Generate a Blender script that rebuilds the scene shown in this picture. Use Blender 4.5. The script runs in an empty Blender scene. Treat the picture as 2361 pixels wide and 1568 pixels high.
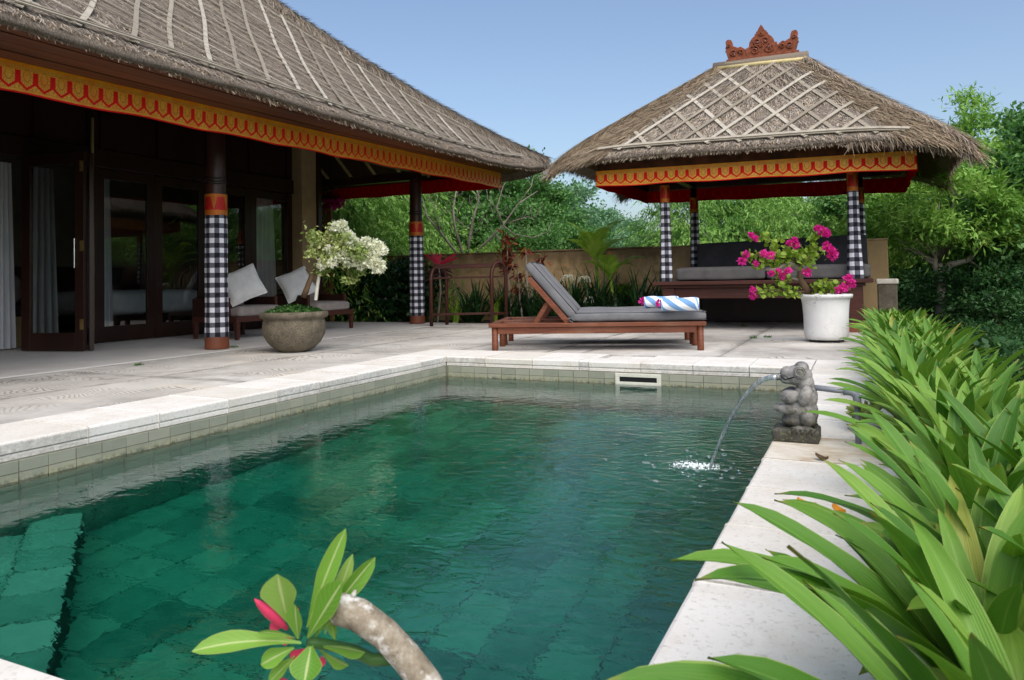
import bpy, math, random
import numpy as np
from mathutils import Vector, Matrix

SC = bpy.context.scene
COL = SC.collection
R = math.radians

# ------------------------------------------------------------------ camera
F_PX, CX, CY, EYE = 1720.0, 1180.5, 596.0, 0.80          # measured on a 2361 px wide frame
PITCH, ROLL, YAW = math.atan(50 / F_PX), 0.018, R(25.3095)

def camera_axes():
    fwd = Vector((0, math.cos(PITCH), math.sin(PITCH))); right = Vector((1, 0, 0)); up = right.cross(fwd)
    rc = math.cos(ROLL) * right - math.sin(ROLL) * up
    uc = math.sin(ROLL) * right + math.cos(ROLL) * up
    m = Matrix.Rotation(YAW, 3, 'Z')
    return m @ rc, m @ uc, m @ fwd
RC, UC, FW = camera_axes()
cam = bpy.data.cameras.new('camera'); cam_ob = bpy.data.objects.new('camera', cam); COL.objects.link(cam_ob)
cam_ob.matrix_world = Matrix(((RC.x, UC.x, -FW.x, 0), (RC.y, UC.y, -FW.y, 0), (RC.z, UC.z, -FW.z, EYE), (0, 0, 0, 1)))
cam.sensor_width = 36; cam.sensor_fit = 'HORIZONTAL'; cam.lens = 36 * F_PX / 2361
cam.shift_y = -(784 - CY) / 2361
cam.clip_start = 0.05; cam.clip_end = 1500
cam.dof.use_dof = True; cam.dof.focus_distance = 6.0; cam.dof.aperture_fstop = 11
SC.camera = cam_ob

def at(px, py, d):
    """a place measured in the photograph: pixel direction and forward distance in metres"""
    return Vector((0, 0, EYE)) + d * (FW + RC * ((px - CX) / F_PX) + UC * ((CY - py) / F_PX))

# ------------------------------------------------------------------ light
SUN_EL, SUN_AZ = R(52), R(142)        # azimuth clockwise from +Y
w = bpy.data.worlds.new('World'); SC.world = w; w.use_nodes = True
nt = w.node_tree; nt.nodes.clear()
sky = nt.nodes.new('ShaderNodeTexSky'); sky.sky_type = 'NISHITA'; sky.sun_disc = False
sky.sun_elevation = SUN_EL; sky.sun_rotation = SUN_AZ
sky.air_density = 1.0; sky.dust_density = 3.0; sky.ozone_density = 1.5; sky.altitude = 0
bg = nt.nodes.new('ShaderNodeBackground'); bg.inputs['Strength'].default_value = 0.10
wo = nt.nodes.new('ShaderNodeOutputWorld')
nt.links.new(sky.outputs[0], bg.inputs[0]); nt.links.new(bg.outputs[0], wo.inputs[0])
sun = bpy.data.lights.new('sun', 'SUN'); sun.energy = 1.5; sun.angle = R(85); sun.color = (1.0, 0.95, 0.88)
sun_ob = bpy.data.objects.new('sun', sun); COL.objects.link(sun_ob)
sd = Vector((math.sin(SUN_AZ) * math.cos(SUN_EL), math.cos(SUN_AZ) * math.cos(SUN_EL), math.sin(SUN_EL)))
sun_ob.rotation_euler = sd.to_track_quat('Z', 'Y').to_euler(); sun_ob.location = (0, 0, 30)
vs = SC.view_settings; vs.view_transform = 'Standard'; vs.look = 'None'; vs.gamma = 1; vs.use_curve_mapping = False
vs.exposure = 0.95
cy = SC.cycles
cy.use_denoising = True; cy.max_bounces = 10; cy.diffuse_bounces = 4; cy.glossy_bounces = 4
cy.transmission_bounces = 6; cy.transparent_max_bounces = 24; cy.caustics_reflective = False
cy.sample_clamp_indirect = 20

# ------------------------------------------------------------------ nodes
def lin(r, g, b):
    f = lambda c: ((c / 255 + 0.055) / 1.055) ** 2.4 if c / 255 > 0.04045 else c / 255 / 12.92
    return (f(r), f(g), f(b), 1)

class NT:
    def __init__(s, name):
        s.m = bpy.data.materials.new(name); s.m.use_nodes = True; s.t = s.m.node_tree; s.t.nodes.clear()
        s.out = s.t.nodes.new('ShaderNodeOutputMaterial')
    def n(s, ty, ins=(), **pr):
        nd = s.t.nodes.new(ty)
        for k, v in pr.items(): setattr(nd, k, v)
        for k, v in (ins.items() if isinstance(ins, dict) else enumerate(ins)):
            s.put(nd.inputs[k], v)
        return nd
    def put(s, sock, v):
        if isinstance(v, bpy.types.NodeSocket): s.t.links.new(v, sock)
        elif v is not None:
            if isinstance(v, (tuple, list)) and sock.type == 'RGBA' and len(v) == 3: v = (*v, 1)
            sock.default_value = v
    def co(s, which='Object'): return s.n('ShaderNodeTexCoord').outputs[which]
    def xyz(s, v): o = s.n('ShaderNodeSeparateXYZ', [v]).outputs; return o[0], o[1], o[2]
    def vmul(s, v, k): return s.n('ShaderNodeVectorMath', [v, k], operation='MULTIPLY').outputs[0]
    def vadd(s, v, k): return s.n('ShaderNodeVectorMath', [v, k], operation='ADD').outputs[0]
    def ma(s, op, a, b=0.0, c=None): return s.n('ShaderNodeMath', [a, b] + ([c] if c is not None else []), operation=op).outputs[0]
    def noise(s, scale, detail=4, rough=.55, v=None, dist=0, out=0):
        ins = {'Scale': scale, 'Detail': detail, 'Roughness': rough, 'Distortion': dist}
        ins['Vector'] = v if v is not None else s.co()
        return s.n('ShaderNodeTexNoise', ins).outputs[out]
    def voro(s, scale, v=None, feature='F1', out=0):
        return s.n('ShaderNodeTexVoronoi', {'Scale': scale, 'Vector': v if v is not None else s.co()}, feature=feature).outputs[out]
    def ramp(s, f, stops, interp='LINEAR'):
        nd = s.n('ShaderNodeValToRGB', [f]); e = nd.color_ramp.elements; nd.color_ramp.interpolation = interp
        while len(e) < len(stops): e.new(0.5)
        for el, (p, c) in zip(e, stops):
            el.position = p; el.color = c if len(c) == 4 else (*c, 1)
        return nd.outputs[0]
    def step(s, f, a, b): return s.n('ShaderNodeMapRange', {0: f, 1: a, 2: b, 3: 0.0, 4: 1.0}).outputs[0]
    def mix(s, f, a, b, mode='MIX'):
        nd = s.n('ShaderNodeMix', data_type='RGBA', blend_type=mode)
        s.put(nd.inputs[0], f); s.put(nd.inputs[6], a); s.put(nd.inputs[7], b); return nd.outputs[2]
    def bump(s, h, strength=.3, dist=.01, n=None):
        ins = {'Height': h, 'Strength': strength, 'Distance': dist}
        if n is not None: ins['Normal'] = n
        return s.n('ShaderNodeBump', ins).outputs[0]
    def bsdf(s, col, rough=.6, normal=None, metal=0.0, spec=.35, **kw):
        ins = {'Base Color': col, 'Roughness': rough, 'Metallic': metal, 'Specular IOR Level': spec}
        if normal is not None: ins['Normal'] = normal
        ins.update(kw)
        return s.n('ShaderNodeBsdfPrincipled', ins).outputs[0]
    def done(s, sh, vol=None):
        s.t.links.new(sh, s.out.inputs[0])
        if vol is not None: s.t.links.new(vol, s.out.inputs[1])
        return s.m
    def island(s): return s.n('ShaderNodeNewGeometry').outputs['Random Per Island']
    def objrand(s): return s.n('ShaderNodeObjectInfo').outputs['Random']

MAT = {}
def plain(name, c1, c2, scale=6, rough=.6, bump=.2, bscale=None, stretch=(1, 1, 1), bdist=.005, detail=5, spec=.3, metal=0, vary=0.0):
    k = NT(name); v = k.vmul(k.co(), stretch)
    f = k.noise(scale, detail, .6, v)
    c = k.ramp(f, [(.3, c1), (.7, c2)])
    if vary: c = k.mix(vary, c, k.ramp(k.objrand(), [(0, c1), (1, c2)]))
    h = k.noise(bscale or scale * 4, 5, .6, v)
    MAT[name] = k.done(k.bsdf(c, rough, k.bump(h, bump, bdist), metal, spec)); return MAT[name]

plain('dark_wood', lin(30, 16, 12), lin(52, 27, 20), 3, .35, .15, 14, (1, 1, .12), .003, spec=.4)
plain('door_wood', lin(30, 17, 13), lin(50, 28, 21), 3, .35, .15, 14, (1, 1, .12), .003, spec=.4)
plain('column_wood', lin(40, 21, 18), lin(66, 36, 30), 3, .38, .15, 14, (1, 1, .1), .003, spec=.4)
plain('post_base_wood', lin(96, 52, 36), lin(126, 74, 52), 4, .5, .2, 16, (1, 1, .1), .003)
plain('eave_wood', lin(58, 32, 21), lin(116, 68, 42), 5, .5, .35, 14, (1, .07, 1), .006)
plain('soil', lin(38, 30, 22), lin(64, 52, 38), 6, .95, .7, 30, bdist=.03)
plain('bark_grey', lin(104, 98, 88), lin(158, 150, 138), 8, .85, .6, 20, (1, 1, .4), .01)
plain('bark_brown', lin(78, 62, 46), lin(120, 98, 76), 8, .85, .6, 20, (1, 1, .4), .01)
plain('bamboo_pole', lin(176, 160, 104), lin(204, 190, 140), 5, .4, .1, 20)
plain('terracotta', lin(98, 52, 36), lin(146, 82, 56), 22, .8, .5, 40, bdist=.006)
plain('plaster_beige', lin(150, 128, 96), lin(172, 148, 112), 3, .85, .2, 30)
plain('sheet_white', lin(205, 208, 212), lin(222, 224, 226), 5, .9, .3, 12, bdist=.01)
plain('pillow_cloth', lin(200, 200, 198), lin(220, 220, 217), 9, .95, .25, 60, bdist=.004)
plain('towel_white', lin(225, 228, 232), lin(236, 238, 240), 9, .95, .4, 120, bdist=.003)
plain('seat_cloth', lin(132, 124, 118), lin(150, 142, 136), 9, .95, .2, 180, bdist=.002)
plain('edge_shade_cloth', lin(62, 62, 65), lin(76, 76, 79), 6, .95, .25, 160, bdist=.002)  # dark tone for the edge shading drawn on the lounger pads
plain('grey_cloth', lin(100, 101, 104), lin(118, 119, 121), 6, .95, .25, 160, bdist=.002)
plain('platform_cloth', lin(84, 82, 82), lin(104, 101, 100), 6, .95, .25, 160, bdist=.002)
plain('charcoal_cloth', lin(38, 38, 42), lin(52, 52, 56), 6, .95, .2, 160, bdist=.002)
plain('black_plastic', lin(16, 16, 16), lin(26, 26, 26), 8, .5, .1)
plain('brass', lin(190, 160, 90), lin(220, 196, 130), 20, .3, .1, metal=.9)
plain('steel', lin(190, 195, 200), lin(215, 220, 225), 20, .2, .05, metal=1)
plain('pipe_grey', lin(112, 116, 124), lin(132, 136, 144), 12, .45, .1)
plain('skimmer_plastic', lin(206, 204, 190), lin(222, 220, 206), 12, .5, .1)
plain('plain_red_cloth', lin(120, 14, 16), lin(150, 24, 22), 5, .8, .2, 60)
plain('interior_wall', lin(112, 104, 96), lin(128, 120, 110), 3, .9, .1)
plain('interior_floor', lin(120, 112, 104), lin(140, 132, 122), 3, .5, .1)
plain('stake_white', lin(196, 192, 178), lin(214, 210, 198), 8, .7, .2)
plain('splash_foam', lin(215, 228, 228), lin(235, 242, 242), 30, .3, .3)
plain('tie_rope', lin(24, 22, 22), lin(40, 36, 34), 30, .9, .3)
plain('yellow_leaf', lin(190, 120, 30), lin(226, 160, 40), 20, .6, .2)

def wood_furniture():
    k = NT('teak'); v = k.vmul(k.co(), (1, 14, 14))
    f = k.noise(3, 6, .65, v, .4)
    c = k.ramp(f, [(.25, lin(78, 40, 25)), (.5, lin(106, 58, 37)), (.78, lin(136, 80, 54))])
    wear = k.noise(1.6, 4, .6); c = k.mix(k.step(wear, .55, .8), c, lin(128, 90, 68))
    MAT['teak'] = k.done(k.bsdf(c, .5, k.bump(f, .25, .004)))
wood_furniture()

def mahogany():
    k = NT('red_wood'); v = k.vmul(k.co(), (1, 12, 12))
    f = k.noise(3, 6, .65, v, .4)
    c = k.ramp(f, [(.25, lin(50, 26, 20)), (.78, lin(86, 46, 36))])
    MAT['red_wood'] = k.done(k.bsdf(c, .45, k.bump(f, .2, .004)))
mahogany()

def concrete_slab():
    k = NT('paving_concrete'); P = k.co(); uu, vv, _ = k.xyz(k.n('ShaderNodeUVMap').outputs[0])
    eu = k.ma('SUBTRACT', .5, k.ma('ABSOLUTE', k.ma('SUBTRACT', uu, .5))); ev = k.ma('SUBTRACT', .5, k.ma('ABSOLUTE', k.ma('SUBTRACT', vv, .5)))
    edge = k.step(k.ma('ADD', k.ma('MINIMUM', eu, k.ma('MULTIPLY', ev, 1.4)), k.ma('MULTIPLY', k.noise(2.6, 6, .75, P), .30)), .20, .12)
    big = k.noise(.55, 5, .6, P); mid = k.noise(2.2, 6, .68, P, .6); fine = k.noise(60, 4, .7, P)
    c = k.ramp(mid, [(.3, lin(186, 182, 175)), (.62, lin(218, 215, 208))])
    c = k.mix(k.step(big, .40, .66), c, lin(176, 173, 167))
    c = k.mix(k.ma('MULTIPLY', k.step(k.noise(1.1, 6, .72, k.vadd(P, (7, 3, 0))), .5, .68), .7), c, lin(126, 122, 116))
    c = k.mix(k.ma('MULTIPLY', k.step(k.noise(1.7, 3, .5, k.vadd(P, (2, 9, 0))), .6, .66), .5), c, lin(216, 206, 186))
    # trowel swirls: arcs scratched in the surface
    q = k.vadd(k.vmul(P, (1.0, 1.0, 0)), k.vmul(k.noise(.9, 2, .5, P, out=1), (1.6, 1.6, 0)))
    sw = k.n('ShaderNodeTexWave', {'Vector': q, 'Scale': 7.5, 'Distortion': 1.5, 'Detail': 2.0, 'Detail Scale': 2.0}, wave_type='RINGS').outputs[1]
    msk = k.step(k.noise(.8, 3, .5, k.vadd(P, (4, 1, 0))), .42, .56)
    c = k.mix(k.ma('MULTIPLY', k.ma('MULTIPLY', k.step(sw, .62, .92), msk), .8), c, lin(122, 112, 98))
    c = k.mix(k.ma('MULTIPLY', edge, .75), c, lin(92, 88, 80))
    c = k.mix(k.ma('MULTIPLY', k.step(fine, .55, .8), .25), c, lin(140, 136, 130))
    c = k.mix(.12, c, k.ramp(k.objrand(), [(0, lin(150, 148, 144)), (1, lin(220, 216, 208))]))
    h = k.ma('ADD', k.ma('MULTIPLY', sw, msk), k.ma('MULTIPLY', fine, .6))
    MAT['paving_concrete'] = k.done(k.bsdf(c, .85, k.bump(h, .35, .004), spec=.2))
concrete_slab()

def verandah():
    k = NT('verandah_concrete'); P = k.co()
    c = k.ramp(k.noise(1.2, 5, .6, P), [(.3, lin(192, 188, 181)), (.7, lin(214, 211, 205))])
    c = k.mix(k.ma('MULTIPLY', k.step(k.noise(3, 5, .7, P), .55, .75), .3), c, lin(150, 146, 140))
    MAT['verandah_concrete'] = k.done(k.bsdf(c, .7, k.bump(k.noise(40, 4, .6, P), .15, .003), spec=.25))
verandah()

def limestone():
    k = NT('coping_stone'); P = k.co()
    r = k.objrand()
    c = k.ramp(r, [(0, lin(216, 212, 203)), (.5, lin(222, 219, 212)), (1, lin(228, 225, 219))])
    m = k.noise(4, 6, .7, P); c = k.mix(k.ma('MULTIPLY', k.step(m, .45, .72), .6), c, lin(196, 188, 172))
    c = k.mix(k.ma('MULTIPLY', k.step(k.noise(60, 3, .7, P), .55, .72), .5), c, lin(150, 144, 132))
    # weathered grey front edges on some stones, limescale below the edge
    nz = k.xyz(k.n('ShaderNodeNewGeometry').outputs['Normal'])[2]
    side = k.step(nz, .8, .3)
    grime = k.ma('MULTIPLY', k.ma('MULTIPLY', side, k.step(k.noise(28, 6, .8, P), .36, .62)), k.step(k.ma('FRACT', k.ma('MULTIPLY', r, 7.3)), .45, .6))
    c = k.mix(k.ma('MULTIPLY', grime, .55), c, lin(128, 128, 126))
    h = k.ma('ADD', k.noise(35, 5, .7, P), k.ma('MULTIPLY', k.noise(120, 2, .7, P), .5))
    MAT['coping_stone'] = k.done(k.bsdf(c, .75, k.bump(h, .25, .003), spec=.25))
limestone()

def stained_stone():
    k = NT('coping_stone_stained'); P = k.co()
    c = k.ramp(k.noise(4, 6, .7, P), [(.35, lin(206, 199, 182)), (.65, lin(224, 219, 208))])
    c = k.mix(k.ma('MULTIPLY', k.step(k.noise(4, 6, .7, k.vmul(P, (1, 2, 1)), .8), .44, .68), .75), c, lin(164, 136, 92))
    MAT['coping_stone_stained'] = k.done(k.bsdf(c, .65, k.bump(k.noise(35, 5, .7, P), .25, .003), spec=.35))
stained_stone()

def pool_tile(name, cols, line=True):
    k = NT(name); P = k.co('Object')
    W = k.n('ShaderNodeNewGeometry').outputs['Position']
    r = k.objrand() if line else k.island()
    c = k.ramp(r, cols)
    c = k.mix(.35, c, k.ramp(k.noise(9, 5, .65, W), [(.3, cols[0][1]), (.7, cols[-1][1])]))
    if name == 'wall_tile':      # lime crust and algae along the water line
        z = k.xyz(W)[2]
        band = k.ma('MULTIPLY', k.step(k.ma('ADD', z, k.ma('MULTIPLY', k.noise(14, 4, .6, W), .05)), -.11, -.155), k.step(k.noise(26, 5, .7, W), .4, .62))
        c = k.mix(k.ma('MULTIPLY', band, .75), c, lin(172, 166, 132))
        b2 = k.ma('MULTIPLY', k.step(z, -.165, -.185), k.step(k.noise(40, 4, .7, W), .45, .6))
        c = k.mix(k.ma('MULTIPLY', b2, .7), c, lin(70, 76, 52))
    MAT[name] = k.done(k.bsdf(c, .45, k.bump(k.noise(50, 4, .6, W), .2, .003), spec=.4))
FT = [(0, lin(58, 106, 92)), (.3, lin(94, 142, 122)), (.75, lin(118, 162, 140)), (1, lin(158, 178, 150))]
pool_tile('wall_tile', [(0, lin(132, 137, 121)), (.5, lin(146, 149, 133)), (1, lin(160, 160, 144))])
pool_tile('floor_tile', FT)
plain('wall_grout', lin(112, 116, 102), lin(132, 134, 119), 8, .9, .3)
plain('grout', lin(60, 76, 66), lin(88, 100, 88), 8, .9, .3)

def wall_material():
    k = NT('stained_plaster'); W = k.n('ShaderNodeNewGeometry').outputs['Position']
    c = k.ramp(k.noise(1.3, 5, .6, W), [(.3, lin(152, 130, 94)), (.7, lin(184, 158, 118))])
    x, y, z = k.xyz(W)
    drip = k.noise(2.0, 6, .72, k.vmul(W, (1, 1, .35)), .4)
    top = k.step(k.ma('ADD', z, k.ma('MULTIPLY', drip, 1.1)), 1.5, 1.85)
    left = k.step(x, -2.6, -3.4)
    c = k.mix(k.ma('MULTIPLY', k.ma('MULTIPLY', top, left), .7), c, lin(60, 50, 38))
    blot = k.ma('MULTIPLY', k.step(k.noise(3.2, 6, .75, W, .6), .5, .62), left)
    c = k.mix(k.ma('MULTIPLY', blot, .55), c, lin(84, 68, 44))
    c = k.mix(k.ma('MULTIPLY', k.ma('MULTIPLY', k.step(k.noise(5, 4, .6, k.vadd(W, (3, 0, 5))), .58, .68), left), .6), c, lin(190, 138, 84))
    MAT['stained_plaster'] = k.done(k.bsdf(c, .9, k.bump(k.noise(20, 5, .65, W), .4, .01), spec=.15))
wall_material()

def thatch_base():
    k = NT('thatch'); P = k.n('ShaderNodeUVMap').outputs[0]
    f = k.noise(30, 7, .75, k.vmul(P, (2.2, .5, 1)), .6); g = k.noise(5, 4, .6, P)
    c = k.ramp(f, [(.25, lin(70, 62, 54)), (.45, lin(120, 110, 99)), (.62, lin(152, 142, 130)), (.8, lin(176, 167, 155))])
    c = k.mix(k.ma('MULTIPLY', k.step(g, .52, .72), .5), c, lin(104, 86, 64))
    MAT['thatch'] = k.done(k.bsdf(c, .95, k.bump(f, 1.0, .03), spec=.1))
thatch_base()

def straw(name, stops):
    k = NT(name)
    c = k.ramp(k.island(), stops)
    MAT[name] = k.done(k.bsdf(c, .85, spec=.15))
straw('straw_grey', [(0, lin(72, 64, 56)), (.2, lin(118, 108, 97)), (.5, lin(152, 142, 130)), (.8, lin(178, 169, 157)), (.93, lin(188, 171, 145)), (1, lin(128, 102, 78))])
straw('straw_tan', [(0, lin(78, 64, 50)), (.3, lin(124, 108, 88)), (.6, lin(154, 138, 115)), (.9, lin(180, 165, 140)), (1, lin(118, 82, 52))])
straw('straw_brown', [(0, lin(84, 72, 60)), (.4, lin(134, 118, 101)), (.75, lin(168, 154, 136)), (1, lin(192, 178, 156))])
def bamboo_strip():
    k = NT('bamboo_strip'); v = k.vmul(k.co(), (6, 6, 6))
    c = k.ramp(k.objrand(), [(0, lin(128, 120, 106)), (.5, lin(156, 148, 133)), (1, lin(184, 178, 164))])
    c = k.mix(k.ma('MULTIPLY', k.step(k.noise(1.2, 5, .7, v), .48, .72), .6), c, lin(112, 104, 90))
    MAT['bamboo_strip'] = k.done(k.bsdf(c, .7, k.bump(k.noise(8, 4, .6, v), .3, .003), spec=.25))
bamboo_strip()
def bamboo_mat():
    k = NT('bamboo_mat'); P = k.n('ShaderNodeUVMap').outputs[0]
    x, y, z = k.xyz(P)
    wv = k.ma('SINE', k.ma('MULTIPLY', y, 260.0))
    c = k.ramp(k.noise(6, 4, .6, k.vmul(P, (1, 30, 1))), [(.3, lin(54, 42, 28)), (.7, lin(92, 74, 50))])
    MAT['bamboo_mat'] = k.done(k.bsdf(c, .7, k.bump(wv, .5, .01), spec=.2))
bamboo_mat()

def gilt_cloth(name, dull=False):
    k = NT(name); uv = k.n('ShaderNodeUVMap').outputs[0]
    wob = k.vmul(k.noise(3, 2, .5, uv, out=1), (.05, .03, 0))
    u, v, _ = k.xyz(k.vadd(uv, wob)); v = k.ma('SUBTRACT', v, .015); u = k.ma('SUBTRACT', u, .025)
    f = k.ma('FRACT', u); d = k.ma('ABSOLUTE', k.ma('SUBTRACT', f, .5)); b = k.ma('SUBTRACT', .5, d)
    lt = lambda a, c: k.ma('LESS_THAN', a, c)
    gt = lambda a, c: k.ma('GREATER_THAN', a, c)
    both = lambda a, c: k.ma('MULTIPLY', a, c)
    orr = lambda a, c: k.ma('MAXIMUM', a, c)
    sc = k.ma('MULTIPLY', k.ma('SINE', k.ma('MULTIPLY', v, 90.0)), .012)
    taper = k.ma('MULTIPLY', k.ma('SUBTRACT', .75, v), .05)
    bar = both(lt(b, k.ma('ADD', k.ma('ADD', sc, taper), .15)), both(gt(v, .36), lt(v, .745)))
    vl = k.ma('SUBTRACT', .385, k.ma('MULTIPLY', b, .44))
    dia = both(lt(k.ma('ABSOLUTE', k.ma('SUBTRACT', v, vl)), .05), lt(v, .44))
    hem = lt(v, .055)
    red = orr(orr(bar, dia), hem)
    gold = k.ramp(k.noise(18, 5, .7, uv), [(.3, lin(226, 146, 34)), (.55, lin(246, 188, 66)), (.75, lin(255, 224, 130))])
    # petals, beads and fine veins printed on the gold
    px = k.ma('SUBTRACT', f, .5); py = k.ma('MULTIPLY', k.ma('SUBTRACT', v, .62), .9)
    rad = k.ma('SQRT', k.ma('ADD', k.ma('MULTIPLY', px, px), k.ma('MULTIPLY', py, py)))
    ang = k.ma('ARCTAN2', px, py)
    ring = both(lt(k.ma('ABSOLUTE', k.ma('SUBTRACT', rad, .2)), .022), lt(py, .02))
    vein = both(gt(k.ma('SINE', k.ma('MULTIPLY', ang, 16.0)), .82), both(gt(rad, .24), lt(v, .6)))
    lobes = both(lt(k.ma('ABSOLUTE', k.ma('SUBTRACT', rad, k.ma('ADD', .13, k.ma('MULTIPLY', k.ma('ABSOLUTE', k.ma('SINE', k.ma('MULTIPLY', ang, 3.5))), .05)))), .012), gt(py, .0))
    det = both(k.ma('MULTIPLY', orr(ring, orr(vein, lobes)), .55), gt(v, .14))
    gold = k.mix(det, gold, lin(150, 52, 24))
    fr = both(both(gt(v, .79), lt(v, .91)), gt(k.ma('SINE', k.ma('MULTIPLY', u, 75.0)), .35))
    gold = k.mix(k.ma('MULTIPLY', fr, .55), gold, lin(150, 84, 20))
    gold = k.mix(gt(v, .915), gold, lin(248, 166, 30))
    lines = orr(lt(k.ma('ABSOLUTE', k.ma('SUBTRACT', v, .775)), .008), lt(k.ma('ABSOLUTE', k.ma('SUBTRACT', v, .135)), .008))
    gold = k.mix(k.ma('MULTIPLY', lines, .5), gold, lin(160, 70, 24))
    wear = k.ma('MULTIPLY', k.step(k.noise(1.3, 4, .6, uv), .38, .68), .55 if not dull else .8)
    gold = k.mix(wear, gold, lin(236, 104, 26) if not dull else lin(160, 34, 22))
    c = k.mix(red, gold, lin(234, 24, 22))
    met = k.ma('MULTIPLY', k.ma('SUBTRACT', 1.0, red), .12)
    rgh = k.ma('ADD', .38, k.ma('MULTIPLY', red, .45))
    h = k.ma('ADD', k.noise(5, 4, .6, uv), k.ma('MULTIPLY', k.ma('SUBTRACT', 1.0, red), .3))
    MAT[name] = k.done(k.bsdf(c, rgh, k.bump(h, .25, .02), met))
gilt_cloth('gilt_cloth'); gilt_cloth('gilt_cloth_faded', True)

def red_inside():
    k = NT('red_lining'); uv = k.n('ShaderNodeUVMap').outputs[0]
    u, v, _ = k.xyz(uv); f = k.ma('FRACT', u); b = k.ma('SUBTRACT', .5, k.ma('ABSOLUTE', k.ma('SUBTRACT', f, .5)))
    vl = k.ma('SUBTRACT', .395, k.ma('MULTIPLY', b, .5))
    lns = k.ma('MAXIMUM', k.ma('LESS_THAN', k.ma('ABSOLUTE', k.ma('SUBTRACT', v, vl)), .05), k.ma('MULTIPLY', k.ma('LESS_THAN', b, .1), k.ma('GREATER_THAN', v, .36)))
    lns = k.ma('MULTIPLY', lns, k.ma('LESS_THAN', v, .75))
    c = k.mix(lns, lin(214, 16, 20), lin(240, 36, 30))
    d = k.n('ShaderNodeBsdfDiffuse', [c]).outputs[0]; t = k.n('ShaderNodeBsdfTranslucent', [c]).outputs[0]
    MAT['red_lining'] = k.done(k.n('ShaderNodeMixShader', [.45, d, t]).outputs[0])
red_inside()

def gingham():
    k = NT('gingham'); uv = k.n('ShaderNodeUVMap').outputs[0]
    u, v, _ = k.xyz(k.vadd(uv, k.vmul(k.noise(.8, 3, .5, uv, out=1), (.12, .12, 0))))
    a = k.ma('LESS_THAN', k.ma('FRACT', k.ma('MULTIPLY', u, .5)), .5); b = k.ma('LESS_THAN', k.ma('FRACT', k.ma('MULTIPLY', v, .5)), .5)
    c = k.ramp(k.ma('MULTIPLY', k.ma('ADD', a, b), .5), [(0, lin(228, 228, 234)), (.26, lin(96, 96, 108)), (.76, lin(12, 12, 18))], 'CONSTANT')
    c = k.mix(.05, c, k.ramp(k.noise(3, 4, .6, uv), [(.3, (0, 0, 0)), (.7, (.4, .4, .42))]))
    MAT['gingham'] = k.done(k.bsdf(c, .85, k.bump(k.noise(2.2, 4, .6, uv), .35, .02), spec=.2))
gingham()

def post_band():
    k = NT('brocade_band'); uv = k.n('ShaderNodeUVMap').outputs[0]
    u, v, _ = k.xyz(uv)
    f = k.ma('ABSOLUTE', k.ma('SUBTRACT', k.ma('FRACT', u), .5))           # 0 centre .. .5 border
    tri = k.ma('LESS_THAN', f, k.ma('MULTIPLY', k.ma('SUBTRACT', v, .22), .36))
    edge = k.ma('MAXIMUM', k.ma('LESS_THAN', v, .24), k.ma('GREATER_THAN', v, .86))
    gold = k.mix(k.step(k.voro(26, uv), .05, .35), lin(216, 168, 70), lin(176, 96, 26))
    red = k.mix(k.step(k.noise(8, 4, .6, uv), .5, .7), lin(170, 20, 22), lin(150, 50, 20))
    c = k.mix(k.ma('MAXIMUM', tri, edge), red, gold)
    c = k.mix(k.ma('MULTIPLY', k.step(k.noise(2, 3, .5, uv), .5, .75), .4), c, lin(186, 66, 24))
    MAT['brocade_band'] = k.done(k.bsdf(c, .5, k.bump(k.noise(12, 4, .6, uv), .3, .01), .2))
post_band()

def stone_bowl():
    k = NT('cast_stone'); P = k.co()
    c = k.ramp(k.noise(6, 6, .7, P), [(.3, lin(76, 70, 60)), (.7, lin(126, 117, 101))])
    sp = k.step(k.voro(90, P), .28, .12); c = k.mix(k.ma('MULTIPLY', sp, .5), c, lin(190, 182, 160))
    s2 = k.step(k.noise(80, 3, .7, P), .52, .62); c = k.mix(k.ma('MULTIPLY', s2, .65), c, lin(60, 54, 44))
    c = k.mix(k.ma('MULTIPLY', k.step(k.noise(3, 4, .6, k.vmul(P, (1, 1, .3))), .55, .7), .5), c, lin(76, 72, 54))
    MAT['cast_stone'] = k.done(k.bsdf(c, .85, k.bump(k.noise(110, 3, .7, P), .6, .006), spec=.2))
stone_bowl()
def white_glaze():
    k = NT('white_glaze'); P = k.co()
    c = k.ramp(k.noise(3, 4, .6, P), [(.3, lin(208, 208, 206)), (.7, lin(226, 226, 224))])
    cr = k.voro(5.5, k.vadd(P, k.vmul(k.noise(4, 3, .6, P, out=1), (.25, .25, .25))), 'DISTANCE_TO_EDGE')
    c = k.mix(k.ma('MULTIPLY', k.ma('MULTIPLY', k.step(cr, .018, .004), k.step(k.noise(4, 3, .5, P), .48, .62)), .55), c, lin(120, 118, 114))
    MAT['white_glaze'] = k.done(k.bsdf(c, .4, k.bump(k.noise(18, 4, .6, P), .12, .006), spec=.4))
white_glaze()
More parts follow.
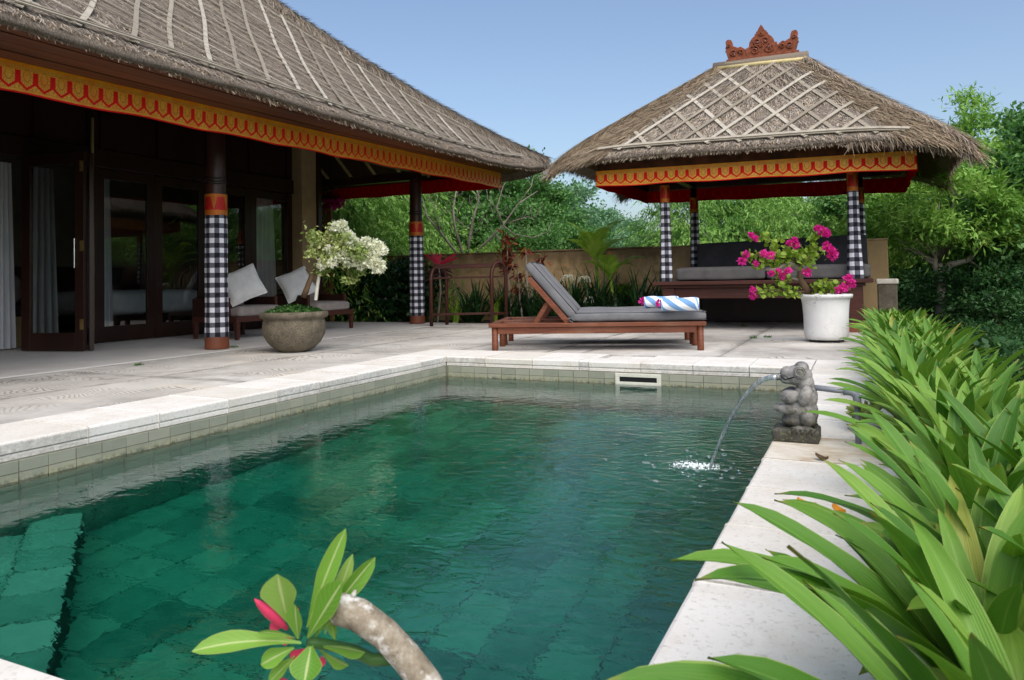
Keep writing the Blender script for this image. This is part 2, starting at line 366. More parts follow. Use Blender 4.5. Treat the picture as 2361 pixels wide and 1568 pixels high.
def frog_stone():
    k = NT('carved_stone'); P = k.co()
    c = k.ramp(k.noise(20, 6, .75, P), [(.3, lin(96, 95, 96)), (.65, lin(164, 162, 158))])
    c = k.mix(k.ma('MULTIPLY', k.step(k.noise(22, 5, .7, P), .52, .68), .6), c, lin(178, 172, 160))
    z = k.xyz(P)[2]
    alg = k.ma('MAXIMUM', k.step(k.ma('ADD', z, k.ma('MULTIPLY', k.noise(14, 5, .7, P), .22)), .27, .17), k.ma('MULTIPLY', k.step(k.noise(9, 5, .7, k.vadd(P, (3, 1, 2))), .53, .62), .7))
    c = k.mix(k.ma('MULTIPLY', alg, .85), c, lin(44, 42, 30))
    c = k.mix(k.ma('MULTIPLY', k.ma('MULTIPLY', alg, k.step(k.noise(60, 4, .7, P), .52, .62)), .6), c, lin(120, 122, 84))
    MAT['carved_stone'] = k.done(k.bsdf(c, .75, k.bump(k.noise(70, 6, .75, P), .9, .006), spec=.3))
frog_stone()

def glass():
    k = NT('window_glass')
    fr = k.n('ShaderNodeFresnel', {'IOR': 1.52}).outputs[0]
    f2 = k.ma('ADD', k.ma('MULTIPLY', fr, 1.5), .03)
    t = k.n('ShaderNodeBsdfTransparent', [(.86, .9, .88, 1)]).outputs[0]
    g = k.n('ShaderNodeBsdfGlossy', {'Color': (1, 1, 1, 1), 'Roughness': .01, 'Normal': k.bump(k.noise(.9, 2, .5), .05, .02)}).outputs[0]
    MAT['window_glass'] = k.done(k.n('ShaderNodeMixShader', [f2, t, g]).outputs[0])
glass()
def curtain():
    k = NT('curtain_cloth')
    c = k.ramp(k.noise(3, 3, .5), [(.3, lin(206, 210, 216)), (.7, lin(222, 224, 228))])
    d = k.n('ShaderNodeBsdfDiffuse', [c]).outputs[0]; t = k.n('ShaderNodeBsdfTranslucent', [c]).outputs[0]
    MAT['curtain_cloth'] = k.done(k.n('ShaderNodeMixShader', [.4, d, t]).outputs[0])
curtain()

SPLASH = (-0.80, 3.97)
def water():
    k = NT('pool_water'); P = k.n('ShaderNodeNewGeometry').outputs['Position']
    x, y, z = k.xyz(P)
    dx = k.ma('SUBTRACT', x, SPLASH[0]); dy = k.ma('SUBTRACT', y, SPLASH[1])
    r = k.ma('SQRT', k.ma('ADD', k.ma('MULTIPLY', dx, dx), k.ma('MULTIPLY', dy, dy)))
    r2 = k.ma('ADD', r, k.ma('MULTIPLY', k.noise(3.0, 3, .6, P), .5))
    fall = k.ma('POWER', 2.718, k.ma('MULTIPLY', r, -.75))
    rings = k.ma('MULTIPLY', k.ma('SINE', k.ma('MULTIPLY', r2, 46.0)), fall)
    ch = k.ma('MULTIPLY', k.noise(13, 3, .55, k.vmul(P, (.75, 1.25, 1)), .5), k.ma('ADD', .035, k.ma('MULTIPLY', fall, 1.1)))
    slow = k.ma('MULTIPLY', k.noise(2.0, 2, .5, P, .3), .30)
    h = k.ma('ADD', k.ma('ADD', k.ma('MULTIPLY', rings, .09), ch), slow)
    nrm = k.bump(h, .24, .05)
    fr = k.n('ShaderNodeFresnel', {'IOR': 1.333, 'Normal': nrm}).outputs[0]
    t = k.n('ShaderNodeBsdfRefraction', {'Color': (1, 1, 1, 1), 'Roughness': 0.0, 'IOR': 1.333, 'Normal': nrm}).outputs[0]
    t2 = k.n('ShaderNodeBsdfTransparent', [(1, 1, 1, 1)]).outputs[0]
    g = k.n('ShaderNodeBsdfGlossy', {'Color': (1, 1, 1, 1), 'Roughness': 0.0, 'Normal': nrm}).outputs[0]
    body = t
    sh = k.n('ShaderNodeMixShader', [fr, body, g]).outputs[0]
    vol = k.n('ShaderNodeVolumeAbsorption', {'Color': (.0, .82, .755, 1), 'Density': .88}).outputs[0]
    MAT['pool_water'] = k.done(sh, vol)
water()
def jet():
    k = NT('water_jet'); nrm = k.bump(k.noise(40, 4, .6, k.vmul(k.co(), (1, 1, .3))), .5, .01)
    fr = k.n('ShaderNodeFresnel', {'IOR': 1.5, 'Normal': nrm}).outputs[0]
    g = k.n('ShaderNodeBsdfGlossy', {'Color': (.95, .98, 1, 1), 'Roughness': .12, 'Normal': nrm}).outputs[0]
    t = k.n('ShaderNodeBsdfTransparent', [(.93, .96, .96, 1)]).outputs[0]
    w_ = k.n('ShaderNodeMixShader', [k.ma('ADD', k.ma('MULTIPLY', fr, .8), .30), t, g]).outputs[0]
    d_ = k.n('ShaderNodeAddShader', [k.n('ShaderNodeBsdfDiffuse', [(.42, .44, .45, 1)]).outputs[0], k.n('ShaderNodeBsdfTranslucent', [(.42, .44, .45, 1)]).outputs[0]]).outputs[0]
    streak = k.ma('MULTIPLY', k.step(k.noise(60, 3, .6, k.vmul(k.co(), (1, 1, .25))), .35, .65), .5)
    MAT['water_jet'] = k.done(k.n('ShaderNodeMixShader', [streak, w_, d_]).outputs[0])
jet()

def leaf_mat(name, stops, trans=.3, rough=.5, spec=.3, clump=1.6):
    k = NT(name); g_ = (1.65, 1.5, 1.6) if name in ('leaf_feathery', 'leaf_mid', 'leaf_dark', 'leaf_light', 'leaf_far') else (1, 1, 1)
    stops = [(p, tuple(min(1, c * g) for c, g in zip(q[:3], g_))) for p, q in stops]
    f = k.ma('ADD', k.ma('MULTIPLY', k.island(), .5), k.ma('MULTIPLY', k.step(k.noise(clump, 3, .6), .34, .66), .5))
    c = k.ramp(f, stops)
    p = k.bsdf(c, rough, spec=spec)
    t = k.n('ShaderNodeBsdfTranslucent', [k.mix(.5, c, k.mix(1, c, (1.0, 1.0, .45, 1), 'MULTIPLY'))]).outputs[0]
    MAT[name] = k.done(k.n('ShaderNodeMixShader', [trans, p, t]).outputs[0])
leaf_mat('leaf_feathery', [(0, lin(52, 92, 34)), (.35, lin(84, 128, 52)), (.75, lin(116, 156, 76)), (1, lin(142, 176, 100))])
leaf_mat('leaf_mid', [(0, lin(34, 70, 30)), (.4, lin(58, 100, 46)), (.8, lin(84, 126, 64)), (1, lin(112, 144, 86))])
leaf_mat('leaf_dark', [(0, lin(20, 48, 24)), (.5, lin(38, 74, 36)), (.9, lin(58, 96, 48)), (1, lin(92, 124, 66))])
leaf_mat('leaf_light', [(0, lin(64, 106, 38)), (.4, lin(98, 142, 56)), (.8, lin(130, 168, 80)), (1, lin(160, 184, 100))])
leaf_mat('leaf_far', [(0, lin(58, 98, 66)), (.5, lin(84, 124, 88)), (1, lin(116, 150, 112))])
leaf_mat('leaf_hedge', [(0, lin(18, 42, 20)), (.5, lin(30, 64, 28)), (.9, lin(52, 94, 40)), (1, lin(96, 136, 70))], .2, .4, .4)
leaf_mat('leaf_strap', [(0, lin(18, 42, 20)), (.5, lin(32, 62, 30)), (.85, lin(60, 104, 48)), (1, lin(120, 152, 90))], .2, .35, .45, 3.0)
leaf_mat('leaf_palm', [(0, lin(104, 146, 42)), (.5, lin(142, 178, 60)), (1, lin(180, 200, 86))], .4)
leaf_mat('leaf_lime', [(0, lin(96, 128, 34)), (.4, lin(126, 158, 52)), (.8, lin(156, 180, 74)), (1, lin(182, 196, 96))], .35)
leaf_mat('leaf_variegated', [(0, lin(78, 112, 46)), (.3, lin(124, 150, 74)), (.6, lin(182, 192, 124)), (1, lin(218, 220, 172))], .3)
leaf_mat('leaf_creeper', [(0, lin(34, 66, 30)), (.5, lin(60, 100, 46)), (1, lin(92, 130, 66))], .2)
leaf_mat('petal_pink', [(0, lin(206, 28, 140)), (.5, lin(230, 54, 172)), (1, lin(244, 100, 198))], .45, .6)
leaf_mat('petal_white', [(0, lin(214, 218, 196)), (.5, lin(236, 238, 224)), (1, lin(246, 246, 238))], .35, .6)
leaf_mat('leaf_croton', [(0, lin(58, 22, 24)), (.35, lin(92, 34, 32)), (.6, lin(130, 60, 34)), (.8, lin(96, 120, 40)), (1, lin(150, 160, 50))], .25)
leaf_mat('leaf_cordyline', [(0, lin(150, 22, 48)), (.5, lin(186, 34, 66)), (1, lin(206, 60, 90))], .3)
leaf_mat('leaf_cordyline_old', [(0, lin(58, 34, 36)), (1, lin(90, 64, 62))], .2)
leaf_mat('rose_pink', [(0, lin(214, 40, 90)), (1, lin(232, 84, 120))], .3)

def lily_leaf():
    k = NT('lily_leaf'); uv = k.n('ShaderNodeUVMap').outputs[0]; u, v, _ = k.xyz(uv)
    a = k.ma('ABSOLUTE', k.ma('SUBTRACT', u, .5))
    r = k.objrand(); P = k.co()
    c = k.ramp(r, [(0, lin(60, 108, 26)), (.35, lin(84, 132, 38)), (.7, lin(108, 152, 50)), (.99, lin(136, 170, 68)), (.998, lin(150, 170, 72)), (1, lin(176, 160, 70))])
    c = k.mix(k.ma('MULTIPLY', k.step(k.noise(3, 3, .5, k.vmul(uv, (3, 1, 1))), .4, .7), .4), c, lin(70, 124, 40))
    vn = k.ma('SINE', k.ma('MULTIPLY', u, 90.0)); c = k.mix(k.ma('MULTIPLY', k.step(vn, .3, 1), .07), c, lin(140, 176, 90))
    c = k.mix(k.ma('MULTIPLY', k.step(a, .05, .0), .3), c, lin(150, 180, 100))
    c = k.mix(k.ma('MULTIPLY', k.step(a, .462, .49), .55), c, lin(168, 186, 104))
    c = k.mix(k.ma('MULTIPLY', k.step(k.ma('SUBTRACT', k.ma('ADD', v, k.ma('MULTIPLY', k.noise(9, 3, .6, uv), .05)), k.ma('MULTIPLY', k.ma('FRACT', k.ma('MULTIPLY', r, 5.0)), .05)), .955, 1.0), .5), c, lin(164, 138, 74))
    spot = k.ma('MULTIPLY', k.step(k.voro(9, k.vadd(k.vmul(uv, (.6, 4, 1)), k.n('ShaderNodeCombineXYZ', [k.ma('MULTIPLY', r, 40.0), r, 0.0]).outputs[0])), .07, .04), k.ma('GREATER_THAN', k.ma('FRACT', k.ma('MULTIPLY', r, 11.0)), .6))
    c = k.mix(k.ma('MULTIPLY', spot, .8), c, lin(140, 84, 34))
    p = k.bsdf(c, k.ma('ADD', .36, k.ma('MULTIPLY', k.noise(5, 4, .6, uv), .3)), k.bump(k.ma('ADD', k.ma('MULTIPLY', vn, .25), k.noise(7, 4, .6, k.vmul(uv, (1, 3, 1)))), .22, .004), spec=.4)
    t = k.n('ShaderNodeBsdfTranslucent', [k.mix(1, c, (1, 1, .5, 1), 'MULTIPLY')]).outputs[0]
    MAT['lily_leaf'] = k.done(k.n('ShaderNodeMixShader', [.28, p, t]).outputs[0])
lily_leaf()
def rose_leaf():
    k = NT('rose_leaf'); uv = k.n('ShaderNodeUVMap').outputs[0]; u, v, _ = k.xyz(uv)
    a = k.ma('ABSOLUTE', k.ma('SUBTRACT', u, .5))
    c = k.ramp(k.objrand(), [(0, lin(88, 140, 40)), (.5, lin(116, 164, 58)), (1, lin(146, 178, 88))])
    c = k.mix(k.ma('MULTIPLY', k.step(k.ma('SINE', k.ma('ADD', k.ma('MULTIPLY', v, 60.0), k.ma('MULTIPLY', a, -30.0))), .5, 1), .16), c, lin(160, 188, 110))
    c = k.mix(k.ma('MULTIPLY', k.step(a, .055, .03), .8), c, lin(188, 202, 140))
    c = k.mix(k.ma('MULTIPLY', k.step(a, .45, .49), .5), c, lin(170, 180, 104))
    p = k.bsdf(c, .5, spec=.35); t = k.n('ShaderNodeBsdfTranslucent', [k.mix(1, c, (1, 1, .5, 1), 'MULTIPLY')]).outputs[0]
    MAT['rose_leaf'] = k.done(k.n('ShaderNodeMixShader', [.3, p, t]).outputs[0])
rose_leaf()
def rose_bark():
    k = NT('lichen_bark'); P = k.co()
    c = k.ramp(k.noise(40, 6, .7, P), [(.3, lin(104, 92, 74)), (.55, lin(150, 140, 122)), (.75, lin(196, 192, 182))])
    c = k.mix(k.step(k.noise(22, 4, .6, P), .54, .62), c, lin(214, 212, 206))
    c = k.mix(k.ma('MULTIPLY', k.step(k.noise(70, 4, .7, P), .58, .68), .7), c, lin(64, 54, 40))
    MAT['lichen_bark'] = k.done(k.bsdf(c, .85, k.bump(k.noise(90, 5, .7, P), .5, .004)))
rose_bark()
def towel():
    k = NT('striped_towel'); uv = k.n('ShaderNodeUVMap').outputs[0]; u, v, _ = k.xyz(uv)
    s = k.ma('FRACT', k.ma('ADD', k.ma('MULTIPLY', u, 4.2), k.ma('MULTIPLY', v, -3.0)))
    c = k.mix(k.ma('LESS_THAN', s, .5), lin(232, 236, 240), lin(118, 160, 208))
    MAT['striped_towel'] = k.done(k.bsdf(c, .95, k.bump(k.noise(160, 3, .7), .5, .004), spec=.1))
towel()
def ground_mat():
    k = NT('woodland_ground'); P = k.n('ShaderNodeNewGeometry').outputs['Position']
    c = k.ramp(k.noise(.8, 6, .65, P), [(.3, lin(40, 52, 26)), (.55, lin(66, 84, 40)), (.75, lin(92, 84, 56))])
    MAT['woodland_ground'] = k.done(k.bsdf(c, .95, k.bump(k.noise(6, 5, .7, P), .8, .1), spec=.1))
ground_mat()

# ------------------------------------------------------------------ meshes
def V(*a): return Vector(a)

class MB:
    """collects shapes; build() links them as one mesh object"""
    def __init__(s): s.v = []; s.f = []; s.t = []; s.has_uv = False
    def add(s, vs, fs, uv=None):
        o = len(s.v); s.v += [tuple(p) for p in vs]; s.f += [tuple(i + o for i in f) for f in fs]
        if uv is None: s.t += [(0.0, 0.0)] * len(vs)
        else: s.t += list(uv); s.has_uv = True
        return s
    def box(s, x0, x1, y0, y1, z0, z1):
        return s.add([(x0, y0, z0), (x1, y0, z0), (x1, y1, z0), (x0, y1, z0), (x0, y0, z1), (x1, y0, z1), (x1, y1, z1), (x0, y1, z1)],
                     [(0, 3, 2, 1), (4, 5, 6, 7), (0, 1, 5, 4), (1, 2, 6, 5), (2, 3, 7, 6), (3, 0, 4, 7)])
    def bar(s, p, q, w, h, up=(0, 0, 1), taper=1.0):
        p, q = Vector(p), Vector(q); d = (q - p).normalized(); a = d.cross(Vector(up))
        if a.length < 1e-4: a = d.cross(Vector((1, 0, 0)))
        a.normalize(); b = a.cross(d); a *= w / 2; b *= h / 2
        vs = [p - a - b, p + a - b, p + a + b, p - a + b] + [q + (i * a + j * b) * taper for i, j in ((-1, -1), (1, -1), (1, 1), (-1, 1))]
        return s.add(vs, [(3, 2, 1, 0), (4, 5, 6, 7), (0, 1, 5, 4), (1, 2, 6, 5), (2, 3, 7, 6), (3, 0, 4, 7)])
    def tube(s, pts, rad, n=8, cap=True, uvs=None):
        pts = [Vector(p) for p in pts]; m = len(pts)
        if not hasattr(rad, '__len__'): rad = [rad] * m
        ref = None; vs = []; uv = []
        L = 0.0
        for i, p in enumerate(pts):
            d = (pts[min(i + 1, m - 1)] - pts[max(i - 1, 0)]).normalized()
            if ref is None:
                ref = d.cross(Vector((0.31, 0.87, 0.38)));
                if ref.length < .05: ref = d.cross(Vector((1, 0, 0)))
            ref = (ref - d * ref.dot(d)).normalized(); b = d.cross(ref)
            if i: L += (p - pts[i - 1]).length
            for j in range(n):
                a = 2 * math.pi * j / n
                vs.append(p + (ref * math.cos(a) + b * math.sin(a)) * rad[i]); uv.append((j / n, L))
        fs = [(i * n + j, i * n + (j + 1) % n, (i + 1) * n + (j + 1) % n, (i + 1) * n + j) for i in range(m - 1) for j in range(n)]
        if cap: fs += [tuple(range(n - 1, -1, -1)), tuple(range((m - 1) * n, m * n))]
        return s.add(vs, fs, uv if uvs else None)
    def lathe(s, prof, c=(0, 0, 0), n=32, cap=True, wob=None, uv=None):
        vs = []; t = []
        for k, (r, z) in enumerate(prof):
            for j in range(n + (1 if uv else 0)):
                a = 2 * math.pi * j / n; rr = r + (wob(a, z) if wob else 0)
                vs.append((c[0] + rr * math.cos(a), c[1] + rr * math.sin(a), c[2] + z))
                if uv: t.append(uv(j / n, z))
        m = len(prof)
        if uv: fs = [(i * (n + 1) + j, i * (n + 1) + j + 1, (i + 1) * (n + 1) + j + 1, (i + 1) * (n + 1) + j) for i in range(m - 1) for j in range(n)]
        else:
            fs = [(i * n + j, i * n + (j + 1) % n, (i + 1) * n + (j + 1) % n, (i + 1) * n + j) for i in range(m - 1) for j in range(n)]
            if cap: fs += [tuple(range(n - 1, -1, -1)), tuple(range((m - 1) * n, m * n))]
        return s.add(vs, fs, t if uv else None)
    def grid(s, fn, nu, nv, uv=None):
        vs = []; t = []
        for i in range(nu + 1):
            for j in range(nv + 1):
                u, v = i / nu, j / nv; vs.append(fn(u, v)); t.append(uv(u, v) if uv else (u, v))
        fs = [(i * (nv + 1) + j, (i + 1) * (nv + 1) + j, (i + 1) * (nv + 1) + j + 1, i * (nv + 1) + j + 1) for i in range(nu) for j in range(nv)]
        return s.add(vs, fs, t)
    def ball(s, c, r, n=12, m=8, rot=None):
        r = (r, r, r) if not hasattr(r, '__len__') else r; vs = []; c = Vector(c)
        for i in range(m + 1):
            th = math.pi * i / m
            for j in range(n):
                a = 2 * math.pi * j / n
                p = Vector((r[0] * math.sin(th) * math.cos(a), r[1] * math.sin(th) * math.sin(a), r[2] * math.cos(th)))
                if rot: p = rot @ p
                vs.append(c + p)
        fs = [(i * n + j, (i + 1) * n + j, (i + 1) * n + (j + 1) % n, i * n + (j + 1) % n) for i in range(m) for j in range(n)]
        return s.add(vs, fs)
    def rbox(s, c, h, r, n=8, puff=0.0, fn=None):
        """rounded cushion: half sizes h, edge radius r"""
        c = Vector(c); h = Vector(h)
        ax = [(0, 1, 2), (1, 2, 0), (2, 0, 1)]
        for a, b, w in ax:
            for sg in (-1, 1):
                vs = []
                for i in range(n + 1):
                    for j in range(n + 1):
                        p = [0, 0, 0]
                        e = lambda k: math.copysign(abs(2 * k / n - 1) ** .75, 2 * k / n - 1)
                        p[a] = e(i) * h[a]; p[b] = e(j) * h[b]; p[w] = sg * h[w]
                        q = Vector(p); inner = Vector([max(-(h[m] - r), min(h[m] - r, q[m])) for m in range(3)])
                        d = q - inner; q = inner + (d.normalized() * r if d.length > 1e-6 else d)
                        if puff:
                            k = (1 - (q[0] / h[0]) ** 4) * (1 - (q[1] / h[1]) ** 4)
                            q[2] += math.copysign(puff * max(k, 0), q[2]) if abs(q[2]) > 1e-4 else 0
                        if fn: q = fn(q)
                        vs.append(c + q)
                fs = []
                for i in range(n):
                    for j in range(n):
                        f = (i * (n + 1) + j, (i + 1) * (n + 1) + j, (i + 1) * (n + 1) + j + 1, i * (n + 1) + j + 1)
                        fs.append(f if sg > 0 else f[::-1])
                s.add(vs, fs)
        return s
    def mesh(s, name):
        me = bpy.data.meshes.new(name); me.from_pydata(s.v, [], s.f)
        if s.has_uv:
            lay = me.uv_layers.new(name='UVMap'); idx = np.empty(len(me.loops), np.int32); me.loops.foreach_get('vertex_index', idx)
            lay.data.foreach_set('uv', np.array(s.t, np.float32)[idx].ravel())
        me.update(); return me
    def build(s, name, mat, parent=None, smooth=False, bevel=0, local=False, kind=None, weld=False):
        off = Vector((0, 0, 0)); p = parent
        if parent is not None and not local:
            while p is not None: off += p.location; p = p.parent
            s.v = [(a[0] - off.x, a[1] - off.y, a[2] - off.z) for a in s.v]
        me = s.mesh(name)
        if weld:
            import bmesh
            bm = bmesh.new(); bm.from_mesh(me); bmesh.ops.remove_doubles(bm, verts=bm.verts, dist=1e-4); bm.to_mesh(me); bm.free()
        return put(name, me, mat, parent, smooth, bevel, kind)

def put(name, me, mat, parent=None, smooth=False, bevel=0, kind=None):
    me.materials.append(MAT[mat] if isinstance(mat, str) else mat)
    if smooth: me.polygons.foreach_set('use_smooth', np.ones(len(me.polygons), bool))
    o = bpy.data.objects.new(name, me); COL.objects.link(o); o.parent = parent
    if bevel:
        b = o.modifiers.new('bevel', 'BEVEL'); b.width = bevel; b.segments = 2; b.limit_method = 'ANGLE'
    if kind: o['kind'] = kind
    return o

def thing(name, label, cat, loc=(0, 0, 0), rz=0, group=None):
    o = bpy.data.objects.new(name, None); COL.objects.link(o); o.location = loc; o.rotation_euler = (0, 0, rz); o.empty_display_size = .1
    return tag(o, label, cat, group)
def tag(o, label, cat=None, group=None, kind=None):
    if label: o['label'] = label
    if cat: o['category'] = cat
    if group: o['group'] = group
    if kind: o['kind'] = kind
    return o
def structure(o, label=None): o['kind'] = 'structure'; return tag(o, label)
def copy_tree(o, parent=None):
    c = o.copy(); COL.objects.link(c); c.parent = parent
    for ch in list(o.children): copy_tree(ch, c)
    return c

def quads(name, vt, mat, parent=None, kind=None, loc=None):
    """vt: (N,4,3) array of separate quads, or (N,6,3) six-sided leaves"""
    n, k = vt.shape[0], vt.shape[1]
    me = bpy.data.meshes.new(name); me.vertices.add(n * k); me.vertices.foreach_set('co', vt.astype(np.float32).ravel())
    me.loops.add(n * k); me.loops.foreach_set('vertex_index', np.arange(n * k, dtype=np.int32))
    me.polygons.add(n); me.polygons.foreach_set('loop_start', np.arange(0, n * k, k, dtype=np.int32))
    try: me.polygons.foreach_set('loop_total', np.full(n, k, np.int32))
    except Exception: pass
    me.update(calc_edges=True); me.validate()
    return put(name, me, mat, parent, False, 0, kind)

def unit(a): return a / np.maximum(np.linalg.norm(a, axis=-1, keepdims=True), 1e-9)
def leaves(rng, pos, L, W, out=None, droop=.2, flat=.35, jit=.35, six=False):
    """leaf-shaped faces at pos (N,3); out = preferred direction (N,3)"""
    n = len(pos); d = unit(rng.normal(size=(n, 3)))
    if out is not None: d = unit(d + 1.2 * out)
    d[:, 2] -= droop; d = unit(d)
    up = unit(rng.normal(size=(n, 3)) * (1 - flat) + np.array([0, 0, 1.0]) * flat * 2)
    sd = unit(np.cross(d, up)); nr = np.cross(sd, d)
    l = (L * (1 + jit * rng.uniform(-1, 1, n)))[:, None]; w = (W * (1 + jit * rng.uniform(-1, 1, n)))[:, None]
    if six:
        return np.stack([pos, pos + d * l * .28 + sd * w * .5, pos + d * l * .68 + sd * w * .42 - nr * l * .04, pos + d * l - nr * l * .12, pos + d * l * .68 - sd * w * .42 - nr * l * .04, pos + d * l * .28 - sd * w * .5], 1)
    return np.stack([pos, pos + d * l * .45 + sd * w * .5, pos + d * l - nr * l * .1, pos + d * l * .45 - sd * w * .5], 1)

# ------------------------------------------------------------------ the setting
DECK, WATER = 0.0, -0.19
PX0, PX1, PY0, PY1 = -4.0, -0.43, 1.0, 6.80           # inner edge of the pool coping
VX = -7.05                                             # edge of the verandah floor
WALL_Y = 13.80

g = MB()
for bx in ((-300, PX0 - .07, -200, 500), (PX1 + .07, 300, -200, 500), (PX0 - .07, PX1 + .07, -200, PY0 - .07), (PX0 - .07, PX1 + .07, PY1 + .07, 500)): g.add([(bx[0], bx[2], -.9), (bx[1], bx[2], -.9), (bx[1], bx[3], -.9), (bx[0], bx[3], -.9)], [(0, 1, 2, 3)])
g.build('ground', 'woodland_ground'); structure(bpy.data.objects['ground'], 'brown and green woodland ground beyond the terrace')

# bed under the slabs: a solid round the basin
b = MB()
b.box(-16, PX0 - .06, -6, 15.4, -.9, -.03); b.box(PX0 - .06, .75, PY1 + .06, WALL_Y, -.9, -.03)
b.box(PX1 + .06, .75, -3, PY1 + .06, -.9, -.03); b.box(PX0 - .06, PX1 + .06, -3, PY0 - .06, -.9, -.03)
structure(b.build('terrace_base', 'soil'), 'dark bed under the paving')
terrace = bpy.data.objects.new('terrace', None); COL.objects.link(terrace); structure(terrace, 'weathered pale concrete terrace around the pool')
rnd0 = random.Random(2)
def slab_grid(xs, ys):
    for x0, x1 in zip(xs, xs[1:]):
        for y0, y1 in zip(ys, ys[1:]):
            m_ = MB().box(x0 + .006, x1 - .006, y0 + .006, y1 - .006, -.05, rnd0.uniform(-.002, .002)); m_.t = [(0, 0), (1, 0), (1, 1), (0, 1)] * 2; m_.has_uv = True; m_.build('paving_slab', 'paving_concrete', terrace, bevel=.004)
slab_grid([VX, -5.72, -4.585], [-1.5, 0.05, 2.35, 4.65, 6.95, 7.485])
slab_grid([VX, -5.72, -4.26], [7.485, 9.4, 11.2, 12.45])
slab_grid([-4.26, -3.2], [7.485, 9.4, 11.2, 12.45])
slab_grid([-3.2, -2.8, -1.34, .12], [7.485, 9.4, 11.55, WALL_Y - .13])
v = MB().box(-14.2, VX - .022, -1.5, 12.45, -.05, .006).build('verandah_floor', 'verandah_concrete', bevel=.004); structure(v, 'smooth pale verandah floor under the eaves')

# coping stones
coping = bpy.data.objects.new('pool_coping', None); COL.objects.link(coping); structure(coping, 'white limestone coping round the pool')
rnd = random.Random(4)
def stone(x0, x1, y0, y1, face, name='coping_stone', mat='coping_stone'):
    """one coping stone with a rounded nose and a narrower lip under it on the pool side"""
    e = .0025; x0 += e; x1 -= e; y0 += e; y1 -= e; zt = .012 + rnd.uniform(-.003, .003)
    m = MB(); nose = .035 + rnd.uniform(-.006, .004)
    along = face in ('x+', 'x-')
    prof = [(0, -.045), (0, zt - .012), (.004, zt - .004), (.012, zt)]        # (inward from the pool edge, z)
    low = [(.012, -.045), (.012, -.052), (.004, -.056), (.004, -.083), (.02, -.083)]
    a0, a1 = (y0, y1) if along else (x0, x1)
    depth = (x1 - x0) if along else (y1 - y0)
    pr = [(depth, -.05)] + [(depth, zt)] + prof[::-1] + low + [(.2, -.083), (.2, -.05)]
    vs = []
    for a in (a0, a1):
        for d, z in pr:
            j = rnd.uniform(-.0012, .0012)
            if face == 'x+': vs.append((x1 - d + j, a, z))
            elif face == 'x-': vs.append((x0 + d + j, a, z))
            elif face == 'y-': vs.append((a, y0 + d + j, z))
            else: vs.append((a, y1 - d + j, z))
    n = len(pr); fs = [(i, (i + 1) % n, n + (i + 1) % n, n + i) for i in range(n)] + [tuple(range(n)), tuple(range(2 * n - 1, n - 1, -1))]
    m.add(vs, fs)
    o = m.build(name, mat, coping, bevel=.0025); return o
W_C = .58
y = PY0 - .55
ys = [-.15, .35, .82, 1.33, 1.83, 2.32, 2.81, 3.28, 3.84, 4.31, 4.79, 5.30, 5.82, 6.30, PY1]
for y0, y1 in zip(ys, ys[1:]): stone(PX0 - W_C, PX0, y0, y1, 'x+')
xs = [PX0, -3.54, -3.01, -2.52, -2.42, -1.91, -1.43, -.94, PX1]
for x0, x1 in zip(xs, xs[1:]):
    if x0 == -2.42: stone(x0, x1, PY1, PY1 + .30, 'y-')
    else: stone(x0, x1, PY1, PY1 + .68, 'y-')
MB().box(PX0 - W_C, PX0 - .003, PY1 + .003, PY1 + .68, -.05, .012).build('coping_stone', 'coping_stone', coping, bevel=.004)
ys = [-.6, -.1, .45, 1.0, 1.49, 1.974, 2.455, 2.93, 3.40, 3.90, 4.40, 4.90, 5.4, 5.88, 6.35, PY1]
for y0, y1 in zip(ys, ys[1:]):
    stone(PX1, .12, y0, y1, 'x-', mat='coping_stone_stained' if y0 in (3.40,) else 'coping_stone')
for y0, y1 in ((PY1, 7.14), (7.14, 7.485)): MB().box(PX1 + .003, .118, y0 + .003, y1 - .003, -.05, .012).build('coping_stone', 'coping_stone', coping, bevel=.004)
xs = [PX0, -3.5, -3.0, -2.5, -2.0, -1.45, -.94, PX1]
for x0, x1 in zip(xs, xs[1:]): stone(x0, x1, PY0 - .55, PY0, 'y+')
# the skimmer hatch set in the far coping
hatch = thing('skimmer_hatch', 'square cream skimmer hatch sunk in the far coping', 'hatch', (-2.165, PY1 + .49, 0))
MB().box(-2.415, -1.915, PY1 + .305, PY1 + .68, -.05, -.028).build('tray', 'coping_stone_stained', hatch)
for x0, x1 in ((-2.39, -2.16), (-2.155, -1.93)): MB().box(x0, x1, PY1 + .33, PY1 + .655, -.028, -.004).build('cover_stone', 'coping_stone', hatch, bevel=.004)

